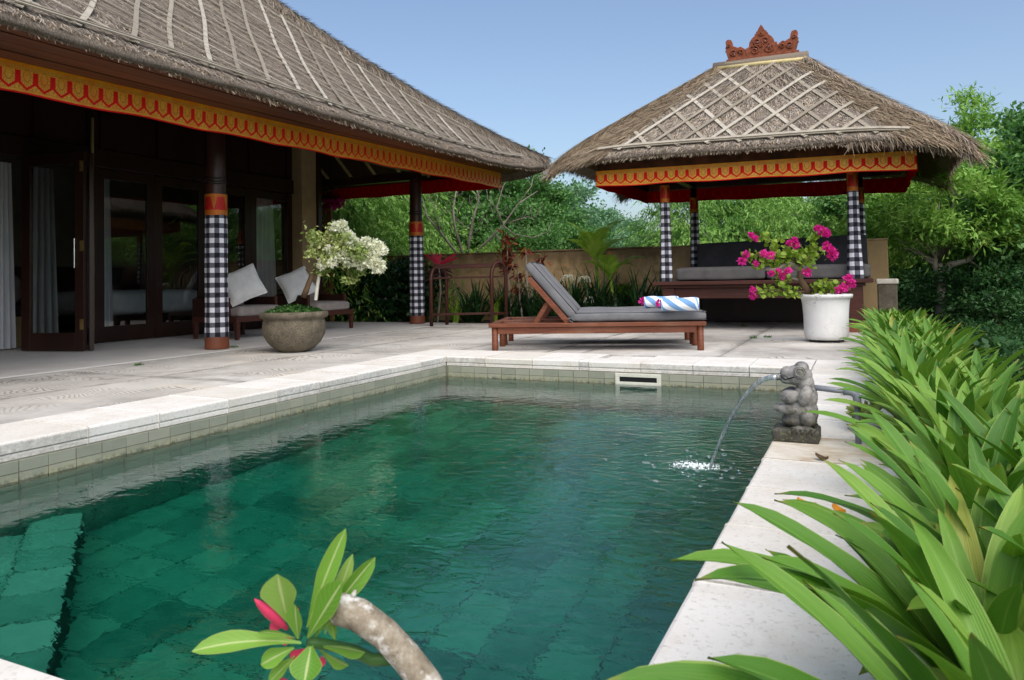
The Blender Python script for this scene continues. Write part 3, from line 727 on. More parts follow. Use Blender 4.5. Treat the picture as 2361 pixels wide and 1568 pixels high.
# pool basin
basin = bpy.data.objects.new('pool_basin', None); COL.objects.link(basin); structure(basin, 'sunken pool basin lined with green stone tiles')
FLOOR = -1.45; LED_Z = -1.05
b = MB()
b.box(PX0 - .06, PX1 + .06, PY0 - .06, PY1 + .06, FLOOR - .2, FLOOR - .012)
w_ = MB(); w_.box(PX0 - .058, PX0 + .008, PY0 - .058, PY1 + .058, FLOOR, -.085); w_.box(PX1 - .008, PX1 + .058, PY0 - .058, PY1 + .058, FLOOR, -.085)
w_.box(PX0 + .008, PX1 - .008, PY1 - .008, PY1 + .057, FLOOR, -.086); w_.box(PX0 + .008, PX1 - .008, PY0 - .057, PY0 + .008, FLOOR, -.086)
LEDX, LEDY = -2.62, 1.95
b.box(PX0 + .012, -2.18, PY0 + .012, 1.34, FLOOR - .01, LED_Z - .012)
b.add([(PX0 + .012, 1.34, FLOOR), (-2.18, 1.34, FLOOR), (-3.845, 2.667, FLOOR), (PX0 + .012, 2.667, FLOOR), (PX0 + .012, 1.34, LED_Z - .012), (-2.18, 1.34, LED_Z - .012), (-3.845, 2.667, LED_Z - .012), (PX0 + .012, 2.667, LED_Z - .012)],
      [(0, 3, 2, 1), (4, 5, 6, 7), (0, 1, 5, 4), (1, 2, 6, 5), (2, 3, 7, 6), (3, 0, 4, 7)])
b.build('lining', 'grout', basin); w_.build('wall_lining', 'wall_grout', basin)
# tiles: wall tiles above and just under the water line one by one, floor tiles as single pieces nearest first
TL, TH = .155, .062
def wall_tiles():
    rows = [-.0865 - TH * i for i in range(3)]
    me = {}
    def tile_mesh(lx, ly, lz):
        key = (round(lx, 3), round(ly, 3), round(lz, 3))
        if key not in me:
            q = MB().box(-lx / 2, lx / 2, -ly / 2, ly / 2, -lz, 0).mesh('tile'); q.materials.append(MAT['wall_tile']); me[key] = q
        return me[key]
    def one(x, y, z, lx, ly, lz):
        o = bpy.data.objects.new('tile', tile_mesh(lx, ly, lz)); COL.objects.link(o); o.parent = basin
        o.location = (x + rnd.uniform(-.0015, .0015), y + rnd.uniform(-.0015, .0015), z)
    for i, z in enumerate(rows):
        sh = .07 * (i % 2)
        n = int((PY1 - PY0) / TL)
        for j in range(n):
            yy = PY0 + .02 + TL * (j + .5)
            one(PX0 + .010, yy + sh * 0, z, .012, TL - .004, TH - .0035)
        for j in range(int((PX1 - PX0 - .05) / TL)):
            xx = PX0 + .03 + TL * (j + .5)
            if -2.27 < xx < -1.55 and i < 2 and False: continue
            one(xx, PY1 - .010, z, TL - .004, .012, TH - .0035)
    rest = MB()
    z = rows[-1] - TH
    while z > FLOOR + .1:
        hh = .15
        n = int((PY1 - PY0) / .2)
        for j in range(n):
            y = PY0 + .02 + .2 * j
            rest.box(PX0 + .008, PX0 + .02, y + .003, y + .197, z - hh + .006, z)
            rest.box(PX1 - .02, PX1 - .008, y + .003, y + .197, z - hh + .006, z)
        for j in range(int((PX1 - PX0 - .05) / .2)):
            x = PX0 + .03 + .2 * j
            rest.box(x + .003, x + .197, PY1 - .02, PY1 - .008, z - hh + .006, z)
        z -= hh
    o = rest.build('wall_tiling', 'wall_tile_low', basin, kind='stuff')
pool_tile('wall_tile_low', [(0, lin(104, 140, 124)), (.5, lin(124, 156, 138)), (1, lin(142, 168, 148))], False)
wall_tiles()
LE0, LE1 = Vector((-2.18, 1.34)), Vector((-3.845, 2.667))              # open edge of the shallow ledge
def floor_tiles():
    t = .245; cells = []
    nx = int((PX1 - PX0) / t); ny = int((PY1 - PY0) / t)
    ed = (LE1 - LE0).normalized(); en = Vector((-ed.y, ed.x))
    for i in range(nx):
        for j in range(ny):
            x = PX0 + .05 + t * (i + .5); y = PY0 + .03 + t * (j + .5)
            cells.append((math.hypot(x, y), x, y, FLOOR, 0.0))
    if en.dot(Vector((PX0, PY0)) - LE0) < 0: en = -en
    for i in range(-5, 9):
        for j in range(7):
            c = LE0 + ed * t * (i + .5) + en * (t * (j + .5))
            if PX0 - .02 < c.x < -1.95 and PY0 - .02 < c.y < 2.78: cells.append((0, c.x, c.y, LED_Z, math.atan2(ed.y, ed.x)))
    cells.sort()
    me = MB().box(-t / 2 + .004, t / 2 - .004, -t / 2 + .004, t / 2 - .004, -.012, 0).mesh('tile'); me.materials.append(MAT['floor_tile'])
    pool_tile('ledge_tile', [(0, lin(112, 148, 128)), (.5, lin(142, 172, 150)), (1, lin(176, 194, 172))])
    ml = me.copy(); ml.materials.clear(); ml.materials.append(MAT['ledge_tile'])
    rest = MB()
    for k, (_, x, y, z, rz) in enumerate(cells):
        if k < 298:
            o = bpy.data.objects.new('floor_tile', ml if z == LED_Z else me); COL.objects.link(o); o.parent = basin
            o.location = (x, y, z + rnd.uniform(-.003, .003)); o.rotation_euler = (rnd.uniform(-.006, .006), rnd.uniform(-.006, .006), rz)
        else: rest.box(x - t / 2 + .004, x + t / 2 - .004, y - t / 2 + .004, y + t / 2 - .004, z - .012, z + rnd.uniform(-.002, .003))
    pool_tile('floor_tile_far', FT, False)
    rest.build('floor_tiling', 'floor_tile_far', basin, kind='stuff')
floor_tiles()
wb = MB(); wb.box(PX0 - .03, PX1 + .03, PY0 - .03, PY1 + .03, FLOOR - .1, WATER)
structure(wb.build('water', 'pool_water'), 'rippled emerald green pool water')

# ground of the planting bed and the right-hand planter
pb = MB(); pb.grid(lambda u, v: (-14.2 + u * 11.0, 12.46 + v * (WALL_Y - 12.46), -.03 + .04 * math.sin(u * 40) * math.sin(v * 7)), 60, 8)
structure(pb.build('planting_bed', 'soil'), 'dark soil bed along the back wall')
pb = MB(); pb.grid(lambda u, v: (.125 + u * .65, -1 + v * 11.5, .0 + .02 * math.sin(v * 60 + u * 5) - .25 * max(0, u - .7)), 8, 80)
structure(pb.build('planter_bed', 'soil'), 'narrow soil bed beside the coping')

# ------------------------------------------------------------------ thatched roofs
from mathutils import noise as mnoise
class Roof:
    def __init__(s, x0, x1, y0, y1, ridge, zf, droop, thick, tilt=0.0):
        s.E = np.array([(x1, y0), (x1, y1), (x0, y1), (x0, y0)], float); s.R = np.array(ridge, float)
        s.zf, s.droop, s.th, s.tilt = zf, droop, thick, tilt
    def p(s, side, u, t, dz=0.0):
        u = np.asarray(u, float); t = np.asarray(t, float); k = (side + 1) % 4
        e = s.E[side] + (s.E[k] - s.E[side]) * u[..., None]; r = s.R[side] + (s.R[k] - s.R[side]) * u[..., None]
        xy = e + (r - e) * t[..., None]
        tc = np.clip(t, 0, 1)
        c = np.clip(1 - 2 * u, 0, 1) ** 6 * s.droop[side] + np.clip(2 * u - 1, 0, 1) ** 6 * s.droop[k]
        z = s.zf(t) + c * np.exp(-tc / s.dlen) - s.tilt * (xy[..., 0] - s.E[:, 0].mean()) + dz
        z = z + s.sag[side] * np.clip(1 - 2 * u, 0, 1) ** 5 * 4 * tc * (1 - tc) + s.sag[k] * np.clip(2 * u - 1, 0, 1) ** 5 * 4 * tc * (1 - tc)
        return np.concatenate([xy, z[..., None]], -1)
    dlen = .2; sag = (0, 0, 0, 0)
    def u_at(s, side, val, t):
        """u for a given coordinate along the eave at height t"""
        k = (side + 1) % 4; ax = 1 if side in (0, 2) else 0
        a = s.E[side][ax] + (s.R[side][ax] - s.E[side][ax]) * t; b = s.E[k][ax] + (s.R[k][ax] - s.E[k][ax]) * t
        return (val - a) / (b - a)
    def normal(s, side, u, t):
        e = 1e-3; p = s.p(side, u, t); a = s.p(side, np.asarray(u) + e, t) - p; b = s.p(side, u, np.asarray(t) + e) - p
        return unit(np.cross(a, b))
    def shell(s, name, parent, nu=80):
        m = MB(); L = None
        rows = [(1, -s.th), (.5, -s.th), (.16, -s.th), (.06, -s.th - .015), (.015, -s.th - .02), (-.006, -s.th * .82), (-.018, -s.th * .5), (-.01, -s.th * .2), (.005, -.02)] + [(x, 0) for x in (.03, .07, .12, .18, .25, .33, .42, .52, .62, .72, .82, .91, 1)]
        for side in range(4):
            ln = np.linalg.norm(s.E[(side + 1) % 4] - s.E[side]); n = nu
            u = np.linspace(0, 1, n + 1); vs = []; uv = []
            for t, dz in rows:
                P = s.p(side, u, np.full(n + 1, t), dz)
                for q, uu in zip(P, u):
                    nz = mnoise.noise(Vector((q[0] * 1.7, q[1] * 1.7, q[2] * 1.7)))
                    vs.append((q[0], q[1], q[2] + .03 * nz * (1 if t < .99 else 0))); uv.append((uu * ln, (t if dz > -.05 else -t) * 4.5))
            fs = [(i * (n + 1) + j, i * (n + 1) + j + 1, (i + 1) * (n + 1) + j + 1, (i + 1) * (n + 1) + j) for i in range(len(rows) - 1) for j in range(n)]
            m.add(vs, fs, uv)
        return m.build(name, 'thatch', parent, smooth=True)
    def straw(s, rng, side, n, L, W, t0=0.0, t1=1.0, u0=0.0, u1=1.0, lift=.05, spread=.25, dens=1.0):
        u = rng.uniform(u0, u1, n); t = t0 + (t1 - t0) * rng.uniform(0, 1, n) ** dens
        p = s.p(side, u, t); d = unit(s.p(side, u, t - 1e-3) - p); nr = s.normal(side, u, t)
        nr = nr * np.sign(nr[:, 2:3]); sd = unit(np.cross(d, nr))
        l = (L * rng.uniform(.5, 1.4, n))[:, None]; w = (W * rng.uniform(.6, 1.4, n))[:, None]
        dd = unit(d + sd * rng.normal(0, spread, (n, 1)) + nr * rng.uniform(-.06, lift * 4, (n, 1)))
        b = p + nr * rng.uniform(-.012, .012, (n, 1)); tip = b + dd * l
        return np.stack([b - sd * w / 2, b + sd * w / 2, tip + sd * w * .2, tip - sd * w * .2], 1)
    def fringe(s, rng, side, n, L, W, u0=0.0, u1=1.0):
        u = rng.uniform(u0, u1, n); t = rng.uniform(-.012, .02, n); dz = -s.th * rng.uniform(0, 1.0, n)
        p = s.p(side, u, t, dz); d = unit(s.p(side, u, t - 1e-2) - s.p(side, u, t)); k = (side + 1) % 4
        al = np.append(unit(s.E[k] - s.E[side]), 0)
        l = (L * rng.uniform(.3, 1.5, n))[:, None]; w = (W * rng.uniform(.6, 1.4, n))[:, None]
        dd = unit(d * rng.uniform(.2, 1, (n, 1)) + np.array([0, 0, -1.0]) * rng.uniform(.15, 1.0, (n, 1)) + al * rng.normal(0, .3, (n, 1)))
        sd = unit(np.cross(dd, rng.normal(size=(n, 3)))); tip = p + dd * l
        return np.stack([p - sd * w / 2, p + sd * w / 2, tip + sd * w * .2, tip - sd * w * .2], 1)
    def strip(s, side, pts, w, parent, lift=.02, th=.012, mat='bamboo_strip', name='bamboo_strip', jit=0):
        """flat split-bamboo strip laid on the thatch; pts = [(coordinate along the eave, t)]"""
        V3 = []; N3 = []
        for val, t in pts:
            u = s.u_at(side, val, t); q = s.p(side, np.array(u), np.array(t)); nn = s.normal(side, np.array(u), np.array(t)); nn = nn * np.sign(nn[2])
            V3.append(Vector(q) + Vector(nn) * lift); N3.append(Vector(nn))
        m = MB(); vs = []
        for i, p in enumerate(V3):
            d = (V3[min(i + 1, len(V3) - 1)] - V3[max(i - 1, 0)]).normalized(); a = d.cross(N3[i]).normalized() * w / 2; n2 = N3[i] * th
            vs += [p - a, p + a, p + a + n2, p - a + n2]
        fs = [(4 * i + j, 4 * i + (j + 1) % 4, 4 * i + 4 + (j + 1) % 4, 4 * i + 4 + j) for i in range(len(V3) - 1) for j in range(4)] + [(3, 2, 1, 0), tuple(range(len(vs) - 4, len(vs)))]
        m.add(vs, fs); return m.build(name, mat, parent)

rng = np.random.default_rng(11)
house = thing('thatched_house', 'long villa with thatched roof, gilded valance and dark folding glass doors at left', 'house', (-10, 6, 0))

HX1, HY1 = -5.72, 13.72
hr = Roof(-14.5, HX1, -4.0, HY1, [(-10.11, .4), (-10.11, 9.33), (-10.11, 9.33), (-10.11, .4)],
          lambda t: 2.885 + .655 * 4.39 * t + .035 * (4.39 * t) ** 2, (.24, .27, .24, .24), .125)
hr.dlen = .35
roof = hr.shell('thatch_roof', house, 90)
st = np.concatenate([hr.straw(rng, 0, 52000, .10, .011, -.002, .9, .28, 1.0, spread=.5, lift=.02), hr.straw(rng, 1, 5000, .2, .012, 0, .9)])
quads('straw', st - np.array([-10, 6, 0]), 'straw_grey', roof, 'stuff')
fg = np.concatenate([hr.fringe(rng, 0, 20000, .03, .009, .3, 1), hr.fringe(rng, 1, 4000, .07, .009)])
quads('eave_fringe', fg - np.array([-10, 6, 0]), 'straw_brown', roof, 'stuff')
# long combed straw over the hip, held by thin wires
hip = []
for i in range(17):
    t = i / 16 * .98; q = hr.p(0, np.array(1.0), np.array(t)); hip.append(Vector(q))
m = MB(); m.tube([p + Vector((0, 0, -.07)) for p in hip], [.17] * len(hip), 14); cap = m.build('hip_cap', 'thatch', roof, smooth=True)
n = 9000; tt = rng.uniform(0, .97, n); base = np.array([np.interp(tt, np.linspace(0, .98, 17), [h[k] for h in hip]) for k in range(3)]).T
al = unit(np.array(hip[0] - hip[-1])[None])[0]; sidev = unit(np.cross(al, [0, 0, 1])[None])[0]; upv = np.cross(sidev, al)
an = rng.uniform(-1.5, 1.5, n)
rad = np.cos(an)[:, None] * upv + np.sin(an)[:, None] * sidev
p0 = base + np.array([0, 0, -.07]) + rad * .17
dn = unit(al * rng.uniform(.25, .9, (n, 1)) + np.where(an[:, None] < 0, -1, 1) * sidev * np.cos(an)[:, None] * .9 - upv * np.abs(np.sin(an))[:, None] * .8 + rad * rng.uniform(-.06, .04, (n, 1)))
sw = unit(np.cross(dn, rad)); l = rng.uniform(.12, .28, (n, 1))
hs = np.stack([p0 - sw * .005, p0 + sw * .005, p0 + dn * l + sw * .002, p0 + dn * l - sw * .002], 1)
quads('hip_straw', hs - np.array([-10, 6, 0]), 'straw_grey', roof, 'stuff')
for i in range(14):
    t = .05 + i * .066; c0 = hr.p(0, np.array(1.0), np.array(t)); pts = []
    for a in np.linspace(-1.5, 1.5, 9):
        pts.append(Vector(c0) + Vector((0, 0, -.07)) + Vector(rad[0] * 0) + (Vector(upv) * math.cos(a) + Vector(sidev) * math.sin(a)) * .19 + Vector(al) * (.06 * math.sin(i * 2.1) * a))
    MB().tube(pts, .003, 4).build('net_wire', 'tie_rope', roof)
# split bamboo lattice on the pool-side slope: t runs from eave to ridge
SL = 4.39 * 1.26
def clip_line(side, Y0, k, w0, w1, rf, sl, lo=.012, hi=.985):
    pts = []
    for i in range(15):
        wv = w0 + (w1 - w0) * i / 14; Y = Y0 + k * wv; t = wv / sl; u = rf.u_at(side, Y, t)
        if lo <= u <= hi: pts.append((Y, t))
    return pts
for i in range(28):
    Y0 = 1.2 + .45 * i + rnd.uniform(-.05, .05)
    p = clip_line(0, Y0, .67, .13 + rnd.uniform(-.04, .02), 5.2, hr, SL, .0, .972)
    p = [(yy + .018 * math.sin(.9 * k + i), t) for k, (yy, t) in enumerate(p)]
    if len(p) > 1: hr.strip(0, p, .05, roof, .018 + .004 * (i % 2))
for i in range(34):
    if i % 9 == 4: continue
    Y0 = 2.6 + .45 * i + rnd.uniform(-.16, .16)
    p = clip_line(0, Y0, -.95, .08 + rnd.uniform(0, .08), 5.2, hr, SL, .0, .975)
    p = [(yy + .03 * math.sin(.8 * k + i), t) for k, (yy, t) in enumerate(p)]
    if len(p) > 1: hr.strip(0, p, rnd.uniform(.018, .03), roof, .028, .008)
for w0, wd in ((.17, .045), (.20, .03)):
    hr.strip(0, [(y, w0 / SL + .002 * math.sin(y * 3)) for y in np.linspace(0, 12.9, 40)], wd, roof, .042 if w0 < .18 else .05)

# ceiling of bamboo matting and round rafters
m = MB()
for side in (0, 1):
    u = np.linspace(0, 1, 41); ln = 17.7 if side == 0 else 8.8
    vs = []; uv = []
    for t in (.12, .3, .5, .75, 1.0):
        P = hr.p(side, u, np.full(41, t), -.25)
        vs += [tuple(q) for q in P]; uv += [(a * ln, t * 5) for a in u]
    m.add(vs, [(i * 41 + j, i * 41 + j + 1, (i + 1) * 41 + j + 1, (i + 1) * 41 + j) for i in range(4) for j in range(40)], uv)
m.build('ceiling_mat', 'bamboo_mat', house)
def rafter(side, val):
    pts = []
    for t in (.1, .3, .55, .8):
        u = hr.u_at(side, val, t)
        if 0 <= u <= 1: pts.append(Vector(hr.p(side, np.array(u), np.array(t), -.30)))
    if len(pts) > 1: MB().tube(pts, .035, 8).build('rafter', 'bamboo_pole' if side else 'dark_wood', house, smooth=True)
for k in range(9): rafter(1, -13 + .62 * k + 1.2)
for k in range(11): rafter(0, 3.2 + .9 * k)

# eave boards, fascia and gilded valance
FX, FY = -6.45, 13.2
zb = lambda y: 2.455 + .0165 * (y - 3.7); zt = lambda y: 2.725 + .0205 * (y - 3.7)
def edge_z(y):
    u = hr.u_at(0, y, .07); return float(hr.p(0, np.array(u), np.array(.07), -.22)[2])
for k in range(4):
    a, b2 = k / 4 + .012, (k + 1) / 4 - .012; m = MB(); n = 30
    vs = []
    for i in range(n + 1):
        y = -2.5 + (FY + .35 - -2.5) * i / n
        for fr, dz in ((a, 0), (b2, 0), (b2, .02), (a, .02)):
            x = FX + (-5.98 - FX) * fr; z = zt(y) + .0 + (edge_z(min(y, 13.0)) - zt(y)) * fr + .004 * (k % 2); vs.append((x, y, z + dz))
    m.add(vs, [(4 * i + j, 4 * i + 4 + j, 4 * i + 4 + (j + 1) % 4, 4 * i + (j + 1) % 4) for i in range(n) for j in range(4)])
    m.build('eave_board', 'eave_wood', house)
MB().add([(FX - .01, -2.5, zb(-2.5) + .03), (FX - .06, -2.5, zb(-2.5) + .03), (FX - .06, -2.5, zt(-2.5) + .02), (FX - .01, -2.5, zt(-2.5) + .02),
          (FX - .01, FY, zb(FY) + .03), (FX - .06, FY, zb(FY) + .03), (FX - .06, FY, zt(FY) + .02), (FX - .01, FY, zt(FY) + .02)],
         [(0, 1, 2, 3), (7, 6, 5, 4), (0, 4, 5, 1), (1, 5, 6, 2), (2, 6, 7, 3), (3, 7, 4, 0)]).build('fascia_board', 'dark_wood', house)
def valance(fn, n, mat, lining, parent, name='valance', cells=10.0, flip=1):
    """fn(u) -> (x, y, z_bottom, z_top, nx, ny): outer cloth and its red lining"""
    m = MB(); m2 = MB()
    def P(u, v, off):
        x, y, b, t, nx, ny = fn(u); wv = .006 * math.sin(u * n * .9) + .008 * math.sin(u * n * .23 + 1) ; wv *= (1.1 - v)
        sag = .008 * math.sin(u * cells * .8 + 1.7) * (1 - v)
        return (x + nx * (wv + off), y + ny * (wv + off), b + sag + (t - b) * v)
    m.grid(lambda u, v: P(u, v, .004), n, 5, lambda u, v: (u * cells, v)); o = m.build(name, mat, parent, smooth=True)
    m2.grid(lambda u, v: P(u, v, -.004), n, 5, lambda u, v: (u * cells, v)); m2.build('lining', lining, o, smooth=True)
    return o
Ln = FY - 0.4
valance(lambda u: (FX, .4 + Ln * u, zb(.4 + Ln * u), zt(.4 + Ln * u), 1, 0), 160, 'gilt_cloth', 'red_lining', house, cells=Ln / .152)
valance(lambda u: (FX - u * 8.0, FY, zb(FY) + .01 + .03 * u, zt(FY) + .02, 0, 1), 80, 'gilt_cloth', 'red_lining', house, cells=8 / .152)
MB().box(FX - 8, FX - .06, FY - .06, FY - .01, zt(FY) - .03, zt(FY) + .06).build('fascia_board', 'dark_wood', house)
MB().box(-7.62, -7.42, -2, 12.2, 2.84, 3.0).build('wall_plate', 'dark_wood', house, bevel=.006)
MB().box(-13.9, -7.63, 11.95, 12.13, 2.74, 2.9).build('wall_plate', 'dark_wood', house, bevel=.006)

def gingham_wrap(m, c, prof, ncell, cell, z0):
    def wob(a, z): return .003 * math.sin(3 * a + z * 9) + .002 * math.sin(7 * a - z * 14)
    m.lathe(prof, c, 36, wob=wob, uv=lambda s, z: (s * ncell, (z - z0) / cell))
def column(x, y, tie):
    c = (x, y, .012)
    col = MB().lathe([(.105, 0), (.118, .02), (.118, 2.0), (.112, 2.62), (.112, 2.9)], c, 24).build('column', 'column_wood', house, smooth=True)
    MB().lathe([(.146, 0), (.148, .02), (.142, .15), (.119, .152)], c, 26).build('base', 'post_base_wood', col, smooth=False)
    m = MB(); gingham_wrap(m, c, [(.143, .148), (.142, .2), (.139, .5), (.136, 1.0), (.133, 1.4), (.132, 1.672)], 14, .0617, .148); m.build('gingham_cloth', 'gingham', col, smooth=True)
    m = MB(); m.lathe([(.134, 1.665), (.135, 1.8), (.133, 1.93)], c, 30, uv=lambda s, z: (s * 5 + .25, (z - 1.665) / .265)); m.build('brocade_band', 'brocade_band', col, smooth=True)
    if tie:
        for z in (2.08, 2.11, 2.15): MB().tube([(x + .122 * math.cos(a), y + .122 * math.sin(a), z + .012 * math.sin(a * 2)) for a in np.linspace(0, 6.283, 21)], .008, 5).build('rope_tie', 'tie_rope', col)
column(-7.36, 6.88, True); column(-7.72, 12.07, True); column(-7.36, 1.2, False)

# walls, doors
MB().box(-14.1, -13.95, -1.4, 11.45, .0, 4.6).build('wall', 'interior_wall', house)
MB().box(-13.94, -9.98, 11.3, 11.47, 0, 3.9).build('wall', 'interior_wall', house)
MB().box(-9.99, -9.82, -1.4, 3.0, 0, 3.8).build('wall', 'plaster_beige', house)
MB().box(-13.94, -9.99, -1.4, -1.25, 0, 4.4).build('wall', 'interior_wall', house)
MB().box(-10.0, -9.64, 11.09, 11.5, .012, 3.9).build('pillar', 'plaster_beige', house, bevel=.008)
MB().box(-9.85, -9.60, 11.51, 11.62, .012, 3.5).build('corner_post', 'door_wood', house, bevel=.006)
MB().box(-9.97, -9.83, 3.0, 11.08, 2.52, 2.78).build('header_beam', 'door_wood', house, bevel=.006)
MB().box(-9.93, -9.87, 3.0, 11.08, 2.79, 4.2).build('transom_panel', 'door_wood', house)
for k in range(9): MB().box(-9.862, -9.83, 3.3 + .95 * k, 3.38 + .95 * k, 2.79, 3.9).build('transom_mullion', 'dark_wood', house)
MB().box(-9.96, -9.84, 6.90, 7.045, .012, 3.3).build('door_post', 'door_wood', house, bevel=.005)
MB().tube([(-9.80, 6.945, .012), (-9.805, 6.95, 1.2), (-9.80, 6.94, 2.2), (-9.805, 6.95, 3.2)], .022, 8).build('bamboo_trim', 'bamboo_pole', house, smooth=True)
def door_panel(p, q, z0, z1, handle=None, hinges=False, st=.13, bottom=.22, th=.05):
    p, q = Vector((p[0], p[1], 0)), Vector((q[0], q[1], 0)); d = (q - p).normalized(); nrm = Vector((d.y, -d.x, 0))
    m = MB()
    def rail(a, b, za, zb_, t=th):
        A = p + d * a; B = p + d * b
        vs = []
        for z in (za, zb_):
            for P_ in (A, B): vs += [P_ - nrm * t / 2 + Vector((0, 0, z)), P_ + nrm * t / 2 + Vector((0, 0, z))]
        m.add(vs, [(0, 1, 3, 2), (4, 6, 7, 5), (0, 4, 5, 1), (2, 3, 7, 6), (0, 2, 6, 4), (1, 5, 7, 3)])
    L = (q - p).length
    rail(0, st, z0, z1); rail(L - st, L, z0, z1); rail(st + .001, L - st - .001, z0, z0 + bottom, th - .004); rail(st + .001, L - st - .001, z1 - .14, z1, th - .004)
    o = m.build('door', 'door_wood', house, bevel=.004)
    A, B = p + d * (st + .002), p + d * (L - st - .002)
    MB().add([A + Vector((0, 0, z0 + bottom)), B + Vector((0, 0, z0 + bottom)), B + Vector((0, 0, z1 - .14)), A + Vector((0, 0, z1 - .14))], [(0, 1, 2, 3)]).build('pane', 'window_glass', o)
    if handle is not None:
        hp = p + d * handle[0] + nrm * handle[1]
        MB().tube([hp + Vector((0, 0, 1.05)), hp + Vector((0, 0, 1.42))], .009, 8).bar(hp + Vector((0, 0, 1.10)), hp + Vector((0, 0, 1.10)) - nrm * .04, .01, .01).bar(hp + Vector((0, 0, 1.36)), hp + Vector((0, 0, 1.36)) - nrm * .04, .01, .01).build('handle', 'steel', o)
    if hinges:
        for z in (.28, 1.26, 2.26):
            hp = q + nrm * (th / 2 + .003) - d * .03
            MB().bar(hp + Vector((0, 0, z)), hp + Vector((0, 0, z + .13)), .05, .005, nrm).build('hinge', 'brass', o)
    return o
Yb = [7.05, 8.03, 9.0, 10.02, 11.085]
for a, b2 in zip(Yb, Yb[1:]): door_panel((-9.9, a + .004), (-9.9, b2 - .004), .02, 2.51)
door_panel((-9.69, 5.92), (-8.80, 6.14), .02, 2.50, handle=(.80, .045), hinges=True)
door_panel((-8.78, 6.21), (-9.80, 6.89), .02, 2.50)

# lattice screen beyond the verandah
lat = thing('lattice_screen', 'brown diagonal lattice screen beside the house corner', 'screen', (-10.45, 12.6, 0))
for a in ((-10.78, -10.72), (-10.21, -10.15)): MB().box(a[0], a[1], 12.57, 12.63, .0, 2.40).build('frame', 'bamboo_pole', lat, bevel=.004)
MB().box(-10.72, -10.21, 12.57, 12.63, 2.34, 2.40).build('frame', 'bamboo_pole', lat, bevel=.004)
plain('lattice_wood', lin(112, 74, 46), lin(150, 104, 68), 6, .6, .2); 
for o in lat.children: o.data.materials[0] = MAT['lattice_wood']
for k in range(-6, 24):
    for sg, yy in ((1, 12.59), (-1, 12.61)):
        z0 = .1 + k * .13; x0, x1 = -10.72, -10.21; za, zc = (z0, z0 + .8) if sg > 0 else (z0 + .8, z0)
        # clip to the frame
        pts = [(x0 + (x1 - x0) * i / 20, za + (zc - za) * i / 20) for i in range(21)]; pts = [p for p in pts if .3 < p[1] < 2.34]
        if len(pts) > 2: MB().bar((pts[0][0], yy, pts[0][1]), (pts[-1][0], yy, pts[-1][1]), .028, .012, (0, 1, 0)).build('slat', 'lattice_wood', lat)

# garden wall
wall = MB(); nx = 60
wall.box(-16, .35, WALL_Y, WALL_Y + .16, -.5, 1.355)
gw = wall.build('garden_wall', 'stained_plaster', bevel=.01); tag(gw, 'low beige plaster garden wall with black stains behind the terrace', 'wall')
MB().box(-16.02, -3.6, WALL_Y - .015, WALL_Y + .175, 1.357, 1.39).build('wall_cap', 'stained_plaster', gw, bevel=.008)
MB().box(-3.598, .36, WALL_Y - .008, WALL_Y + .168, 1.357, 1.385).build('wall_cap', 'plaster_beige', gw, bevel=.008)
sp = thing('stone_post', 'short weathered stone post at the right end of the garden wall', 'post', (.35, 12.6, 0))
MB().box(.16, .42, 12.35, 12.75, 0, .64).build('shaft', 'cast_stone', sp, bevel=.015)
MB().box(.14, .44, 12.33, 12.77, .642, .72).build('cap', 'coping_stone_stained', sp, bevel=.02)

# ------------------------------------------------------------------ gazebo
gz = thing('thatched_gazebo', 'thatched gazebo with gilded valance and terracotta crest over a raised daybed', 'gazebo', (-1.5, 12.35, 0))
GO = np.array([-1.5, 12.35, 0])
gr = Roof(-4.3, 1.25, 10.5, 14.2, [(-.78, 12.35), (-.78, 12.35), (-2.04, 12.35), (-2.04, 12.35)], lambda t: 2.60 + 1.60 * t + .0 * t, (-.30, -.30, -.25, -.22), .095, .022)
gr.dlen = .14; gr.sag = (-.16, -.1, -.05, -.03)
groof = gr.shell('thatch_roof', gz, 70)
s3 = np.concatenate([gr.straw(rng, 3, 22000, .08, .011, 0, .55, .1, .88, spread=.6, lift=.02), gr.straw(rng, 3, 6000, .22, .009, .55, 1, spread=.2)])
quads('straw', s3 - GO, 'straw_grey', groof, 'stuff')
s4 = np.concatenate([gr.straw(rng, 3, 6500, .26, .009, 0, 1, 0, .16, spread=.22), gr.straw(rng, 3, 6500, .26, .009, 0, 1, .84, 1, spread=.22), gr.straw(rng, 0, 8000, .26, .009, 0, 1, spread=.2), gr.straw(rng, 2, 8000, .26, .009, 0, 1, spread=.2), gr.straw(rng, 1, 5000, .26, .01, 0, 1)])
quads('combed_straw', s4 - GO, 'straw_tan', groof, 'stuff')
f4 = np.concatenate([gr.fringe(rng, 3, 9000, .038, .009), gr.fringe(rng, 0, 5000, .07, .009), gr.fringe(rng, 2, 4000, .05, .009), gr.fringe(rng, 1, 3000, .1, .01), gr.fringe(rng, 3, 500, .13, .009, .74, 1)])
quads('eave_fringe', f4 - GO, 'straw_brown', groof, 'stuff')
